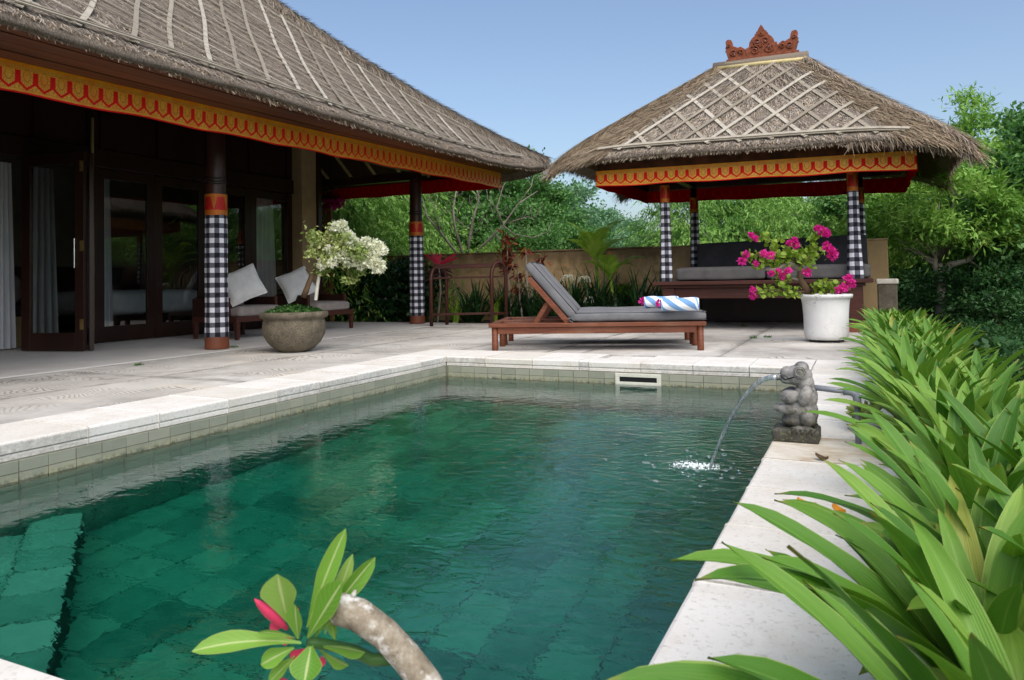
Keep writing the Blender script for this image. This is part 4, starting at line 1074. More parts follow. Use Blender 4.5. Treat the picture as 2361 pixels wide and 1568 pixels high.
# hips rolled with long straw
for k, (sd_, uu) in enumerate(((3, 0.0), (3, 1.0), (1, 0.0), (1, 1.0))):
    pts = [Vector(gr.p(sd_, np.array(uu), np.array(t), -.05)) for t in np.linspace(.03, 1, 14)]
    MB().tube(pts, [.09 + .03 * math.sin(i) * 0 for i in range(14)], 12).build('hip_cap', 'thatch', groof, smooth=True)
    n = 3500; tt = rng.uniform(.02, 1, n); base = gr.p(sd_, np.full(n, uu), tt, -.05); al = unit(np.array(pts[0] - pts[-1])[None])[0]
    sv = unit(np.cross(al, [0, 0, 1])[None])[0]; uv_ = np.cross(sv, al); an = rng.uniform(-1.6, 1.6, n)
    rd = np.cos(an)[:, None] * uv_ + np.sin(an)[:, None] * sv; p0 = base + rd * .09
    dn = unit(al * rng.uniform(.6, 1.2, (n, 1)) + np.sign(an)[:, None] * sv * np.cos(an)[:, None] * .5 - uv_ * np.abs(np.sin(an))[:, None] * .5 + rd * rng.uniform(-.02, .12, (n, 1)))
    sw = unit(np.cross(dn, rd)); l = rng.uniform(.12, .3, (n, 1))
    quads('hip_straw', np.stack([p0 - sw * .0045, p0 + sw * .0045, p0 + dn * l + sw * .002, p0 + dn * l - sw * .002], 1) - GO, 'straw_tan' if k != 1 else 'straw_brown', groof, 'stuff')
for sd_, ua, ub in ((3, .985, .86), (3, .015, .13)):
    for i in range(9):
        t = .2 + .085 * i; pts = [Vector(gr.p(sd_, np.array(ua + (ub - ua) * k / 6), np.array(t - .10 * k / 6), .03)) for k in range(7)]
        MB().tube(pts, .004, 4).build('net_wire', 'tie_rope', groof)
# bamboo lattice on the front slope
gs = math.hypot(1.85, 1.6)
def gline(X0, k, w0, w1):
    p = []
    for i in range(15):
        wv = w0 + (w1 - w0) * i / 14; X = X0 + k * wv; t = wv / gs; u = gr.u_at(3, X, t)
        if .13 <= u <= .86 + .08 * (1 - t): p.append((X, t))
    return p
for i in range(9):
    p = gline(-3.15 + .42 * i, -.62, .04, gs * .985)
    if len(p) > 2: gr.strip(3, p, .055, groof, .016)
for i in range(10):
    p = gline(-4.1 + .42 * i, .72, .05, gs * .985)
    if len(p) > 2: gr.strip(3, p, .05, groof, .03)
gr.strip(3, [(x, .05) for x in np.linspace(-3.55, .55, 24)], .05, groof, .045)
gr.strip(3, [(x, .037) for x in np.linspace(-3.3, .5, 24)], .04, groof, .03)
ztop = lambda x: 4.2 - .022 * (x + 1.5)
MB().tube([(-2.12, 12.26, ztop(-2.12) - .06), (-1.4, 12.25, ztop(-1.4) - .055), (-.72, 12.26, ztop(-.72) - .06)], .035, 10).build('ridge_pole', 'bamboo_pole', groof, smooth=True)
MB().tube([(-1.95, 12.29, ztop(-1.95) + .01), (-.85, 12.29, ztop(-.85) + .01)], .026, 10).build('ridge_pole', 'bamboo_pole', groof, smooth=True)
m = MB(); m.tube([(-2.14, 12.36, ztop(-2.14) - .04), (-.70, 12.36, ztop(-.7) - .02)], [.11, .11], 14); m.build('ridge_roll', 'thatch', groof, smooth=True)
# carved terracotta crest
crest = MB().box(-1.93, -.83, 12.31, 12.41, ztop(-1.4) + .035, ztop(-1.4) + .10).build('crest', 'terracotta', gz, bevel=.006)
def carved(name, outline, holes, scale, org, depth, parent):
    cu = bpy.data.curves.new(name, 'CURVE'); cu.dimensions = '2D'; cu.fill_mode = 'BOTH'; cu.extrude = depth; cu.bevel_depth = .008; cu.bevel_resolution = 1
    for pts in [outline] + holes:
        sp_ = cu.splines.new('POLY'); sp_.points.add(len(pts) - 1); sp_.use_cyclic_u = True
        for q, (x, y) in zip(sp_.points, pts): q.co = (x * scale[0], -y * scale[1], 0, 1)
    tmp = bpy.data.objects.new('tmp', cu); COL.objects.link(tmp)
    dg = bpy.context.evaluated_depsgraph_get(); me = bpy.data.meshes.new_from_object(tmp.evaluated_get(dg)); bpy.data.objects.remove(tmp)
    me.transform(Matrix.Rotation(R(90), 4, 'X')); me.materials.clear()
    o = put(name, me, 'terracotta', parent); o.location = Vector(org); return o
def ring_pts(x, y, rx, ry, n=10): return [(x + rx * math.cos(2 * math.pi * i / n), y + ry * math.sin(2 * math.pi * i / n)) for i in range(n)]
S_ = (.00075, .00070)
def carve_scrolls(parent, org, items):
    m = MB()
    for x, y, r, tw in items:
        for yy in (-.045, .045):
            pts = [Vector((org[0] + (x + r * (1 - .75 * k / 20) * math.cos(tw + k * .42)) * S_[0], org[1] + yy, org[2] - (y + r * (1 - .75 * k / 20) * math.sin(tw + k * .42)) * S_[1])) for k in range(21)]
            m.tube(pts, .010, 6)
    return m
cz = ztop(-1.4) + .09
cen = [(0, -700), (35, -640), (70, -565), (95, -555), (85, -520), (125, -505), (118, -478), (190, -420), (235, -350), (250, -270), (300, -265), (310, -205), (355, -195), (340, -130), (300, -60), (240, 0), (-240, 0), (-300, -60), (-330, -130), (-310, -205), (-250, -230), (-235, -330), (-190, -410), (-118, -478), (-125, -505), (-85, -520), (-95, -555), (-70, -565), (-35, -640)]
o1 = carved('crest_leaf', cen, [ring_pts(-75, -340, 26, 38), ring_pts(75, -350, 26, 34), ring_pts(-110, -195, 40, 34), ring_pts(140, -215, 30, 46), ring_pts(150, -135, 36, 20), ring_pts(-130, -105, 22, 26)], S_, (-1.385 + 1.5, 0, cz), .028, crest)
o1.location = Vector((-1.385, 12.36, cz)) - Vector((-1.5, 12.35, 0))
sc_ = carve_scrolls(o1, (-1.385, 12.36, cz), [(-85, -330, 85, 1), (85, -335, 85, 2), (-140, -140, 105, 4), (140, -150, 105, 5.5), (0, -500, 50, 0), (0, -230, 40, 2)])
sc_.v = [(a - -1.385, b2 - 12.36, c - cz) for a, b2, c in sc_.v]; q = sc_.build('scroll', 'terracotta', o1, smooth=True, local=True)
wl = [(0, 0), (-45, -20), (-70, -120), (-90, -200), (-105, -215), (-85, -250), (-102, -290), (-80, -330), (-95, -420), (-75, -460), (-35, -470), (5, -455), (25, -410), (45, -300), (90, -285), (150, -250), (200, -270), (250, -235), (310, -180), (380, -110), (430, -60), (440, 0)]
for sx, x0, sc2 in ((1, -1.86, 1.0), (-1, -.92, 1.0)):
    pts = [(sx * x, y) for x, y in wl]
    if sx < 0: pts = pts[::-1]
    o2 = carved('crest_wing', pts, [ring_pts(sx * 70, -150, 34, 48), ring_pts(sx * 210, -150, 24, 26)], S_, (0, 0, 0), .024, crest)
    o2.location = Vector((x0, 12.36, cz + .0)) - Vector((-1.5, 12.35, 0))
    sc_ = carve_scrolls(o2, (x0, 12.36, cz), [(sx * 60, -160, 75, 1), (sx * 210, -150, 60, 3), (sx * -40, -330, 45, 2)])
    sc_.v = [(a - x0, b2 - 12.36, c - cz) for a, b2, c in sc_.v]; sc_.build('scroll', 'terracotta', o2, smooth=True, local=True)

# valances, beams
gzb = lambda x: 2.17 - .0165 * (x + 1.5); gzt = lambda x: gzb(x) + .245
GX0, GX1, GY0, GY1 = -3.70, .64, 10.9, 13.85
Wd = GX1 - GX0
valance(lambda u: (GX0 + Wd * u, GY0, gzb(GX0 + Wd * u), gzt(GX0 + Wd * u), 0, -1), 70, 'gilt_cloth', 'red_lining', gz, cells=28)
valance(lambda u: (GX0 + Wd * u, GY1, gzb(GX0 + Wd * u) + .0, gzt(GX0 + Wd * u), 0, 1), 50, 'gilt_cloth_faded', 'red_lining', gz, cells=28)
valance(lambda u: (GX0, GY0 + (GY1 - GY0) * u, gzb(GX0), gzt(GX0), -1, 0), 40, 'gilt_cloth_faded', 'red_lining', gz, cells=19)
valance(lambda u: (GX1, GY0 + (GY1 - GY0) * u, gzb(GX1), gzt(GX1), 1, 0), 40, 'gilt_cloth_faded', 'red_lining', gz, cells=19)
for y0, y1, z0_ in ((GY0 + .015, GY0 + .06, 2.30), (GY1 - .06, GY1 - .015, 2.42)):
    MB().box(GX0 + .05, GX1 - .05, y0, y1, z0_, 2.55).build('fascia_board', 'eave_wood', gz)
for x0 in (GX0 + .015, GX1 - .06): MB().box(x0, x0 + .045, GY0 + .07, GY1 - .07, 2.42, 2.55).build('fascia_board', 'dark_wood', gz)
for y in (11.35, 13.42): MB().box(-3.3, .3, y - .06, y + .06, 2.375, 2.49).build('tie_beam', 'dark_wood', gz, bevel=.006)
for x in (-2.75, -.10): MB().box(x - .06, x + .06, 11.42, 13.35, 2.38, 2.485).build('tie_beam', 'dark_wood', gz, bevel=.006)
m = MB()
for side in range(4):
    u = np.linspace(0, 1, 13); vs = []; uv = []
    for t in (.1, .5, 1.0):
        vs += [tuple(q) for q in gr.p(side, u, np.full(13, t), -.19)]; uv += [(a * 4, t * 3) for a in u]
    m.add(vs, [(i * 13 + j, i * 13 + j + 1, (i + 1) * 13 + j + 1, (i + 1) * 13 + j) for i in range(2) for j in range(12)], uv)
m.build('ceiling_mat', 'bamboo_mat', gz)
PZ = .735
for k, (x, y, flare) in enumerate(((-2.75, 11.35, 0), (-.125, 11.35, 1), (-2.73, 13.42, 0), (-.05, 13.42, 1))):
    ps = MB().lathe([(.055, 0), (.055, 1.66)], (x, y, PZ + .001), 16).build('post', 'dark_wood', gz, smooth=True)
    def wob(a, z, k=k): return .006 * math.sin(4 * a + k) * (1.3 - z) + .003 * math.sin(9 * a + z * 6)
    m = MB(); m.lathe([(.088 + .018 * flare, .004), (.086 + .012 * flare, .15), (.08, .5), (.074, .9), (.070, 1.215)], (x, y, PZ), 32, wob=wob, uv=lambda s, z: (s * 8, z / .06)); m.build('gingham_cloth', 'gingham', ps, smooth=True)
    m = MB(); m.lathe([(.071, 1.21), (.073, 1.32), (.072, 1.475)], (x, y, PZ), 24, uv=lambda s, z: (s * 4 + .2, (z - 1.21) / .265)); m.build('brocade_band', 'brocade_band', ps, smooth=True)
# platform
pl = MB().box(-2.94, .10, 11.2, 13.62, PZ - .055, PZ).build('platform', 'red_wood', gz, bevel=.006)
MB().box(-2.84, .0, 11.27, 13.55, PZ - .10, PZ - .057).build('moulding', 'red_wood', pl, bevel=.005)
MB().box(-2.78, -.06, 11.33, 11.38, PZ - .26, PZ - .102).build('apron', 'red_wood', pl, bevel=.004)
MB().box(-2.78, -.06, 13.45, 13.5, PZ - .26, PZ - .102).build('apron', 'red_wood', pl, bevel=.004)
for x in (-2.76, -.12): MB().box(x, x + .05, 11.39, 13.44, PZ - .26, PZ - .102).build('apron', 'red_wood', pl, bevel=.004)
for x in (-2.80, -.21):
    for y in (11.29, 13.35):
        lg = MB().box(x, x + .17, y, y + .17, 0.0, PZ - .103).build('leg', 'red_wood', pl, bevel=.006)
        MB().box(x - .03, x + .20, y - .03, y + .20, 0.001, .11).build('foot', 'post_base_wood', lg, bevel=.006)
MB().box(-2.75, -.08, 13.39, 13.43, .02, PZ - .27).build('back_panel', 'dark_wood', pl)  # dark panel added to stand in for the shade under the daybed
for k in range(12): MB().box(-2.70 + .22 * k, -2.52 + .22 * k, 11.39, 13.44, PZ - .075, PZ - .058).build('board', 'dark_wood', pl)

# ------------------------------------------------------------------ furniture and loose things
LA = R(18)                         # the loungers stand at an angle to the pool
def lounger(name, label, loc):
    t = thing(name, label, 'sun lounger', loc, LA, 'two sun loungers side by side')
    L, D, zt_, up = 2.33, .66, .315, .86
    B = lambda *a, n='rail', m='teak', bv=.006: MB().box(*a).build(n, m, t, bevel=bv, local=True)
    for x in (.0, L - .065 - .0):
        for y in (.0, D - .065):
            MB().lathe([(.034, 0), (.036, .01), (.036, .27)], (x + .035, y + .035, 0), 14).build('leg', 'teak', t, smooth=True, local=True)
    for y in (-.02, D - .07): B(-.03, L + .03, y, y + .09, zt_ - .045, zt_, n='side_rail')
    for y in (.012, D - .037): B(.07, L - .07, y, y + .025, zt_ - .12, zt_ - .046, n='apron')
    B(-.029, .06, .071, D - .071, zt_ - .044, zt_ - .001, n='end_rail'); B(L - .06, L + .029, .071, D - .071, zt_ - .044, zt_ - .001, n='end_rail')
    for x in (.012, L - .037): B(x, x + .025, .08, D - .08, zt_ - .12, zt_ - .047, n='apron')
    for k in range(11):
        x = up + .03 + k * .128
        B(x, x + .09, .072, D - .072, zt_ - .03, zt_ - .008, n='slat', bv=.003)
    B(.10, up - .05, .10, .125, zt_ - .06, zt_ - .02, n='ratchet_bar'); B(.10, up - .05, D - .125, D - .10, zt_ - .06, zt_ - .02, n='ratchet_bar')
    # raised backrest
    h0 = V(up, 0, zt_ + .005); tip = V(.43, 0, .82); d = (tip - h0).normalized()
    for y in (.045, D - .045): MB().bar(h0 + V(0, y, 0), tip + V(0, y, 0), .035, .06, (d.z, 0, -d.x)).build('backrest_rail', 'teak', t, bevel=.004, local=True)
    for k in range(6):
        p = h0 + d * (.06 + k * .118); MB().bar(p + V(0, .065, 0), p + V(0, D - .065, 0), .075, .018, V(-d.z, 0, d.x)).build('backrest_slat', 'teak', t, bevel=.003, local=True)
    for y in (.10, D - .10):
        a = h0 + d * .32 + V(-.015, y, -.02); bq = V(.48, y, zt_ - .015)
        MB().bar(a, bq, .022, .05).build('prop', 'teak', t, bevel=.003, local=True)
    return t
l1 = lounger('sun_lounger', 'teak sun lounger with grey cushion, nearer of the pair by the pool', (-3.82, 7.50, 0))
L2 = (-3.82 - math.sin(LA) * .79, 7.50 + math.cos(LA) * .79, 0)
l2 = lounger('sun_lounger', 'teak sun lounger with grey cushion, farther of the pair, toward the back wall', L2)
def lounger_cushion(loc, label):
    t = thing('lounger_cushion', label, 'cushion', loc, LA, 'lounger cushions')
    L, D, z0, up = 2.33, .66, .317, .86
    def wr(q): return q + Vector((0, 0, .004 * math.sin(q.x * 9) * math.sin(q.y * 7)))
    m = MB().rbox(((up + .02 + L + .04) / 2, D / 2, z0 + .058), ((L + .04 - up - .02) / 2, D / 2 - .02, .056), .045, 12, .008, wr)
    sp0 = m.build('seat_pad', 'grey_cloth', t, smooth=True, local=True, weld=True)
    a_, b_ = up + .035, L + .025
    for zz in (z0 + .102, z0 + .018): MB().tube([(a_, .035, zz), (b_, .035, zz), (b_ + .012, .05, zz), (b_ + .012, D - .05, zz), (b_, D - .035, zz), (a_, D - .035, zz)], .0055, 6).build('piping', 'edge_shade_cloth', sp0, smooth=True, local=True)  # dark cord added along the pad edges in place of edge shading
    d = (V(.40, 0, .86) - V(up, 0, .32)).normalized(); nrm = V(d.z, 0, -d.x); c = V(up, D / 2, .32) + d * .39 + nrm * .092 + V(.0, 0, .0)
    rot = Matrix((d, Vector((0, 1, 0)), nrm)).transposed()
    m = MB().rbox((0, 0, 0), (.40, D / 2 - .02, .056), .045, 12, .008); m.v = [tuple(c + rot @ Vector(p)) for p in m.v]
    bk = m.build('back_pad', 'grey_cloth', t, smooth=True, local=True, weld=True)
    for zz in (.046, -.046):
        lp_ = [(-.385, -D / 2 + .032), (.385, -D / 2 + .032), (.392, -D / 2 + .045), (.392, D / 2 - .045), (.385, D / 2 - .032), (-.385, D / 2 - .032)]
        MB().tube([c + rot @ Vector((x_, y_, zz)) for x_, y_ in lp_], .0055, 6).build('piping', 'edge_shade_cloth', bk, smooth=True, local=True)  # added dark cord draws the shaded rim that separates the back pads
    for y in (.012, D - .012):
        m = MB()
        m.tube([V(up + .0, y - .02, .36), V(up + .04, y + .02 * (1 if y > .3 else -1), .37), V(up + .07, y, .34)], .006, 6).tube([V(up + .01, y, .37), V(up + .03, y - .01, .33), V(up + .06, y, .32)], .005, 6)
        m.build('tie', 'grey_cloth', t, local=True)
lounger_cushion((-3.82, 7.50, 0), 'grey two-part cushion on the nearer sun lounger')
lounger_cushion(L2, 'grey two-part cushion on the farther sun lounger')

def towel_roll(px, py, d, label, ang):
    c = at(px, py, d); t = thing('rolled_towel', label, 'towel', (c.x, c.y, .438), ang, 'rolled pool towels')
    L, r = .40, .072; m = MB()
    prof = [(-.5, .80), (-.49, .93), (-.44, 1.0), (-.2, 1.02), (.1, 1.0), (.4, 1.02), (.47, .97), (.5, .86)]
    m.grid(lambda u, v: (np.interp(u, np.linspace(0, 1, 8), [p[0] for p in prof]) * L, r * np.interp(u, np.linspace(0, 1, 8), [p[1] for p in prof]) * math.cos(2 * math.pi * v) * 1.06,
                         r + r * np.interp(u, np.linspace(0, 1, 8), [p[1] for p in prof]) * math.sin(2 * math.pi * v) * .97 + .003 * math.sin(u * 20)), 28, 28, lambda u, v: (u, v))
    m.build('roll', 'striped_towel', t, smooth=True, local=True)
    for sx in (-1, 1):
        m = MB(); pts = [V(sx * (L / 2 - .012), (r * (1 - k / 46)) * .88 * math.cos(k * .45), r + r * (1 - k / 46) * .85 * math.sin(k * .45)) for k in range(44)]
        m.tube(pts, .006, 5); m.lathe([(0.001, 0), (r * .86, 0)], (0, 0, 0), 20, cap=False)
        n = 20 * 2; m.v[-n:] = [(sx * (L / 2 - .016), a, r + b) for a, b, c_ in m.v[-n:]]
        m.build('rolled_end', 'towel_white', t, smooth=False, local=True)
    return t
tw1 = towel_roll(1568, 707, 8.05, 'blue and white striped rolled towel, front one on the lounger foot', R(10))
tw2 = towel_roll(1525, 698, 8.75, 'blue and white striped rolled towel, rear one partly hidden', R(14))

rngF = np.random.default_rng(5)
def blossom(center, rad, n, L, Wd, rg):
    """a tight head of papery bracts"""
    d = unit(rg.normal(size=(n, 3))); p = np.array(center) + d * rad * rg.uniform(.15, 1, (n, 1)) ** .6
    return leaves(rg, p, L, Wd, d, 0, .1, .3)
for tw, lab in ((tw1, 'pink bougainvillea sprig on the front rolled towel'), (tw2, 'pink bougainvillea sprig on the rear rolled towel')):
    e = tw.matrix_basis @ Vector((-.215, -.02, .085))
    q = blossom((0, 0, 0), .03, 70, .03, .026, rngF); o = quads('flower', q, 'petal_pink'); o.location = e; tag(o, lab, 'flower', 'flowers on towels')

# daybed cushions
def pad(name, c, h, r, mat, label, cat, rot=None, puff=.012, group=None):
    m = MB().rbox((0, 0, 0), h, r, 12, puff, lambda q: q + Vector((0, 0, .004 * math.sin(q.x * 7 + 1) * math.cos(q.y * 5))))
    o = m.build(name, mat, smooth=True, weld=True); o.location = c
    if rot: o.rotation_euler = rot
    return tag(o, label, cat, group)
pad('seat_cushion', (-1.985, 12.12, PZ + .104), (.665, .70, .10), .05, 'platform_cloth', 'long grey seat cushion on the left half of the daybed', 'cushion', group='daybed seat cushions')
pad('seat_cushion', (-.62, 12.12, PZ + .104), (.69, .70, .10), .05, 'platform_cloth', 'long grey seat cushion on the right half, behind the pink bougainvillea', 'cushion', group='daybed seat cushions')
pad('back_cushion', (-1.94, 12.96, PZ + .40), (.66, .25, .06), .04, 'charcoal_cloth', 'charcoal back cushion on the left half of the daybed', 'cushion', rot=(R(74), R(-1.0), 0), group='daybed back cushions')
pad('back_cushion', (-.62, 12.96, PZ + .42), (.66, .26, .06), .04, 'charcoal_cloth', 'charcoal back cushion on the right half, behind the pink bougainvillea', 'cushion', rot=(R(74), R(-1.5), 0), group='daybed back cushions')

# towel rack: two bent-wood hoops joined by rails
rk = thing('towel_rack', 'dark bent-wood towel rack at the edge of the planting bed', 'rack', (-7.0, 11.75, 0))
def hoop(a, b, zt_):
    a, b = Vector(a), Vector(b); c = (a + b) / 2; r = (b - a).length / 2; d = (b - a).normalized(); pts = [a, a + V(0, 0, zt_ - r)]
    for k in range(1, 8): th = math.pi * k / 8; pts.append(c + V(0, 0, zt_ - r) - d * r * math.cos(th) + V(0, 0, r * math.sin(th)))
    pts += [b + V(0, 0, zt_ - r), b]
    return MB().tube(pts, .034, 8).build('hoop', 'red_wood', rk, smooth=True)
A0, A1 = V(-7.06, 11.50, 0), V(-7.02, 11.98, 0); B0, B1 = V(-6.02, 11.86, 0), V(-5.98, 12.36, 0)
hoop(A0, A1, 1.09); hoop(B0, B1, 1.13)
for f, z, h in ((.15, 1.05, .04), (.85, 1.05, .04), (.5, 1.09, .035), (.1, .86, .03), (.9, .86, .03), (.5, .2, .04)):
    MB().bar(A0.lerp(A1, f) + V(0, 0, z), B0.lerp(B1, f) + V(0, 0, z + .01), .03, h).build('rail', 'red_wood', rk, bevel=.004)
for q, s in ((A0, A1), (B0, B1)): MB().bar(q + V(0, 0, .2), s + V(0, 0, .2), .03, .04).build('rail', 'red_wood', rk, bevel=.004)

# verandah armchairs
def armchair(loc, label):
    t = thing('armchair', label, 'armchair', loc, R(-2), 'verandah armchairs')
    W_, D = .96, .92                                 # width along local y, depth along local x; faces +x
    B = lambda a, n, m='red_wood', bv=.006: MB().box(*a).build(n, m, t, bevel=bv, local=True)
    for x, y in ((0, 0), (0, W_ - .07), (-D + .07, 0), (-D + .07, W_ - .07)):
        MB().add([(x - .07, y, .25), (x, y, .25), (x, y + .07, .25), (x - .07, y + .07, .25), (x - .06, y + .01, 0), (x - .01, y + .01, 0), (x - .01, y + .06, 0), (x - .06, y + .06, 0)], [(0, 1, 2, 3), (7, 6, 5, 4), (0, 4, 5, 1), (1, 5, 6, 2), (2, 6, 7, 3), (3, 7, 4, 0)]).build('leg', 'red_wood', t, bevel=.004, local=True)
    B((-D, -.001, 0, W_, .251, .33), 'seat_frame')
    B((-D, -.2, .0, .045, .331, .60), 'arm', 'dark_wood'); B((-D, -.2, W_ - .045, W_, .331, .60), 'arm', 'dark_wood')
    B((-.199, -.165, .0, .045, .331, .605), 'arm_post'); B((-.199, -.165, W_ - .045, W_, .331, .605), 'arm_post')
    B((-D, -D + .04, .046, W_ - .046, .331, .62), 'back_panel', 'dark_wood')
    return t
def chair_cushions(loc, tag_):
    x, y = loc[0], loc[1]
    pad('seat_cushion', (x - .41, y + .48, .412), (.42, .425, .075), .05, 'seat_cloth', 'taupe seat cushion of the verandah armchair ' + tag_, 'cushion', group='armchair cushions')
    o = pad('back_cushion', (x - .74, y + .50, .64), (.20, .36, .07), .05, 'seat_cloth', 'taupe back cushion of the verandah armchair ' + tag_, 'cushion', rot=(0, R(-78), 0), group='armchair cushions')
def throw_pillow(c, rot, label):
    m = MB(); S = .26
    def P(u, v, sg):
        x, y = 2 * u - 1, 2 * v - 1; k = max(0, (1 - x ** 4) * (1 - y ** 4)); pinch = 1 - .07 * (abs(x * y)) ** 0 * (1 - abs(x)) * abs(y) - .07 * (1 - abs(y)) * abs(x)
        return (x * S * pinch, y * S * pinch, sg * (.085 * k ** .6 + .002 + .004 * math.sin(x * 5 + y * 3) * k))
    m.grid(lambda u, v: P(u, v, 1), 18, 18); m.grid(lambda u, v: P(v, u, -1), 18, 18)
    o = m.build('throw_pillow', 'pillow_cloth', smooth=True, weld=True); nr = (-FW + RC * rot[1] * -1 + V(0, 0, rot[2])).normalized(); ux = V(0, 0, 1).cross(nr).normalized(); uy = nr.cross(ux)
    a_ = R(rot[0]); ux, uy = ux * math.cos(a_) + uy * math.sin(a_), uy * math.cos(a_) - ux * math.sin(a_)
    o.matrix_world = Matrix(((ux.x, uy.x, nr.x, c[0]), (ux.y, uy.y, nr.y, c[1]), (ux.z, uy.z, nr.z, c[2]), (0, 0, 0, 1)))
    edge = []
    for k in range(64):
        s = k / 16; i = int(s); f = s - i; u, v = ((f, 0), (1, f), (1 - f, 1), (0, 1 - f))[i % 4]; edge.append(P(u, v, 0))
    MB().tube(edge + edge[:1], .007, 6).build('piping', 'pillow_cloth', o, smooth=True, local=True)
    return tag(o, label, 'pillow', 'white throw pillows')
C1, C2 = (-8.15, 7.98, .012), (-8.18, 9.72, .012)
armchair(C1, 'dark wood armchair behind the gingham column, nearest the doors'); chair_cushions(C1, 'nearest the doors')
armchair(C2, 'dark wood armchair behind the stone bowl planter'); chair_cushions(C2, 'behind the stone bowl')
throw_pillow(at(560, 657, 10.95), (25, -.25, .5), 'white piped throw pillow in the armchair nearest the doors')
throw_pillow(at(684, 656, 12.6), (25, -.25, .5), 'white piped throw pillow in the armchair behind the stone bowl')
# low side table between the chairs is hidden; inside the room
bed = thing('bed', 'bed under a pale blue-white duvet seen through the glass doors', 'bed', (-12.4, 9.4, .012))
MB().box(-13.5, -11.45, 8.5, 10.4, .15, .32).build('base', 'dark_wood', bed, bevel=.01)
for x in (-13.4, -11.6):
    for y in (8.6, 10.2): MB().box(x - .05, x + .05, y, y + .1, .013, .149).build('leg', 'dark_wood', bed)
MB().rbox((-12.46, 9.45, .52), (1.02, .98, .20), .15, 12, .03, lambda q: q + Vector((0, 0, .012 * math.sin(q.x * 11) * math.sin(q.y * 9)))).build('duvet', 'sheet_white', bed, smooth=True, weld=True)
MB().box(-13.9, -13.6, 8.2, 10.7, .013, 1.2).build('headboard', 'dark_wood', bed, bevel=.01)
bn = thing('bench', 'cream bench with dark cushion just inside the open doors', 'bench', (-11.2, 5.9, .012))
MB().box(-12.0, -10.5, 4.6, 6.62, .013, .42).build('base', 'plaster_beige', bn, bevel=.01); 
MB().rbox((-11.25, 5.6, .50), (.74, 1.0, .078), .04, 8).build('pad', 'charcoal_cloth', bn, smooth=True, weld=True)
pad('bolster', (-10.9, 6.0, .80), (.32, .5, .20), .12, 'seat_cloth', 'beige bolster on the bench inside the open doors', 'cushion')
def curtain_panel(x, y0, y1, z0, z1, label, amp=.03):
    m = MB(); m.grid(lambda u, v: (x + amp * math.sin(u * 26) * (1 - .3 * v), y0 + (y1 - y0) * (.5 + (u - .5) * (1 - .35 * v)), z0 + (z1 - z0) * v), 48, 6)
    tag(m.build('curtain', 'curtain_cloth', smooth=True), label, 'curtain', 'curtains inside the glass doors')
curtain_panel(-10.08, 5.70, 6.06, .03, 2.45, 'white curtain hanging in the open doorway at the left edge')
curtain_panel(-10.12, 6.20, 6.66, .03, 2.45, 'white curtain seen through the folded door glass')
curtain_panel(-10.06, 7.16, 7.44, .03, 2.45, 'narrow white curtain behind the first fixed glass door')
curtain_panel(-10.06, 10.25, 10.85, .03, 2.48, 'white curtain behind the glass door next to the beige pillar')

# ------------------------------------------------------------------ skimmer, frog, pipe, water jet
sk = thing('skimmer_mouth', 'cream plastic skimmer mouth in the far pool wall at the water line', 'skimmer', (-1.93, PY1 - .03, -.15))
xa, xb, ya, za, zc = -2.15, -1.715, PY1 - .035, -.205, -.088
for a in ((xa, xb, zc - .034, zc), (xa, xb, za - .03, za + .038)): MB().box(a[0], a[1], ya, ya + .012, a[2], a[3]).build('frame', 'skimmer_plastic', sk, bevel=.003)
for a in ((xa, xa + .04), (xb - .04, xb)): MB().box(a[0], a[1], ya + .0005, ya + .0115, za + .038, zc - .034).build('frame', 'skimmer_plastic', sk, bevel=.003)
MB().box(xa + .04, xb - .04, ya + .011, ya + .014, za + .03, zc - .03).build('slot', 'black_plastic', sk)
for k in range(6): MB().ball((xa + .05 + k * .065, ya - .001, zc - .012), .004, 8, 4).build('screw', 'steel', sk)

FR = V(-.318, 3.83, .012)
fs = thing('frog_statue', 'grey carved stone frog spouting water on the pool edge', 'statue', FR)
m = MB(); m.box(-.104, .104, -.085, .085, .0, .062)
stn = m.build('plinth', 'carved_stone', fs, bevel=.01, local=True)
m = MB()
E3 = lambda c, r, ry=0: m.ball(c, r, 20, 14, Matrix.Rotation(ry, 3, 'Y'))
E3((.020, 0, .135), (.080, .060, .085)); E3((.040, 0, .20), (.058, .054, .075), .25); E3((.012, 0, .092), (.082, .060, .04))
E3((.012, 0, .308), (.066, .060, .050), -.05); E3((-.035, 0, .318), (.034, .042, .032)); E3((-.030, 0, .285), (.040, .044, .022)); E3((.03, 0, .345), (.034, .048, .030)); E3((.045, 0, .27), (.04, .05, .05))
for sy in (-1, 1):
    E3((.028, sy * .048, .333), (.025, .016, .025)); E3((.046, sy * .060, .218), (.030, .026, .050), .35); E3((-.025, sy * .052, .212), (.046, .026, .032), -.15)
    E3((-.035, sy * .05, .150), (.048, .024, .022), .06); E3((-.082, sy * .03, .150), (.017, .02, .017)); E3((.055, sy * .062, .112), (.035, .026, .037)); E3((.03, sy * .07, .066), (.055, .02, .012))
body = m.build('body', 'carved_stone', fs, smooth=True, local=True)
rm = body.modifiers.new('remesh', 'REMESH'); rm.mode = 'VOXEL'; rm.voxel_size = .003; rm.use_smooth_shade = True
sm = body.modifiers.new('smooth', 'SMOOTH'); sm.iterations = 1
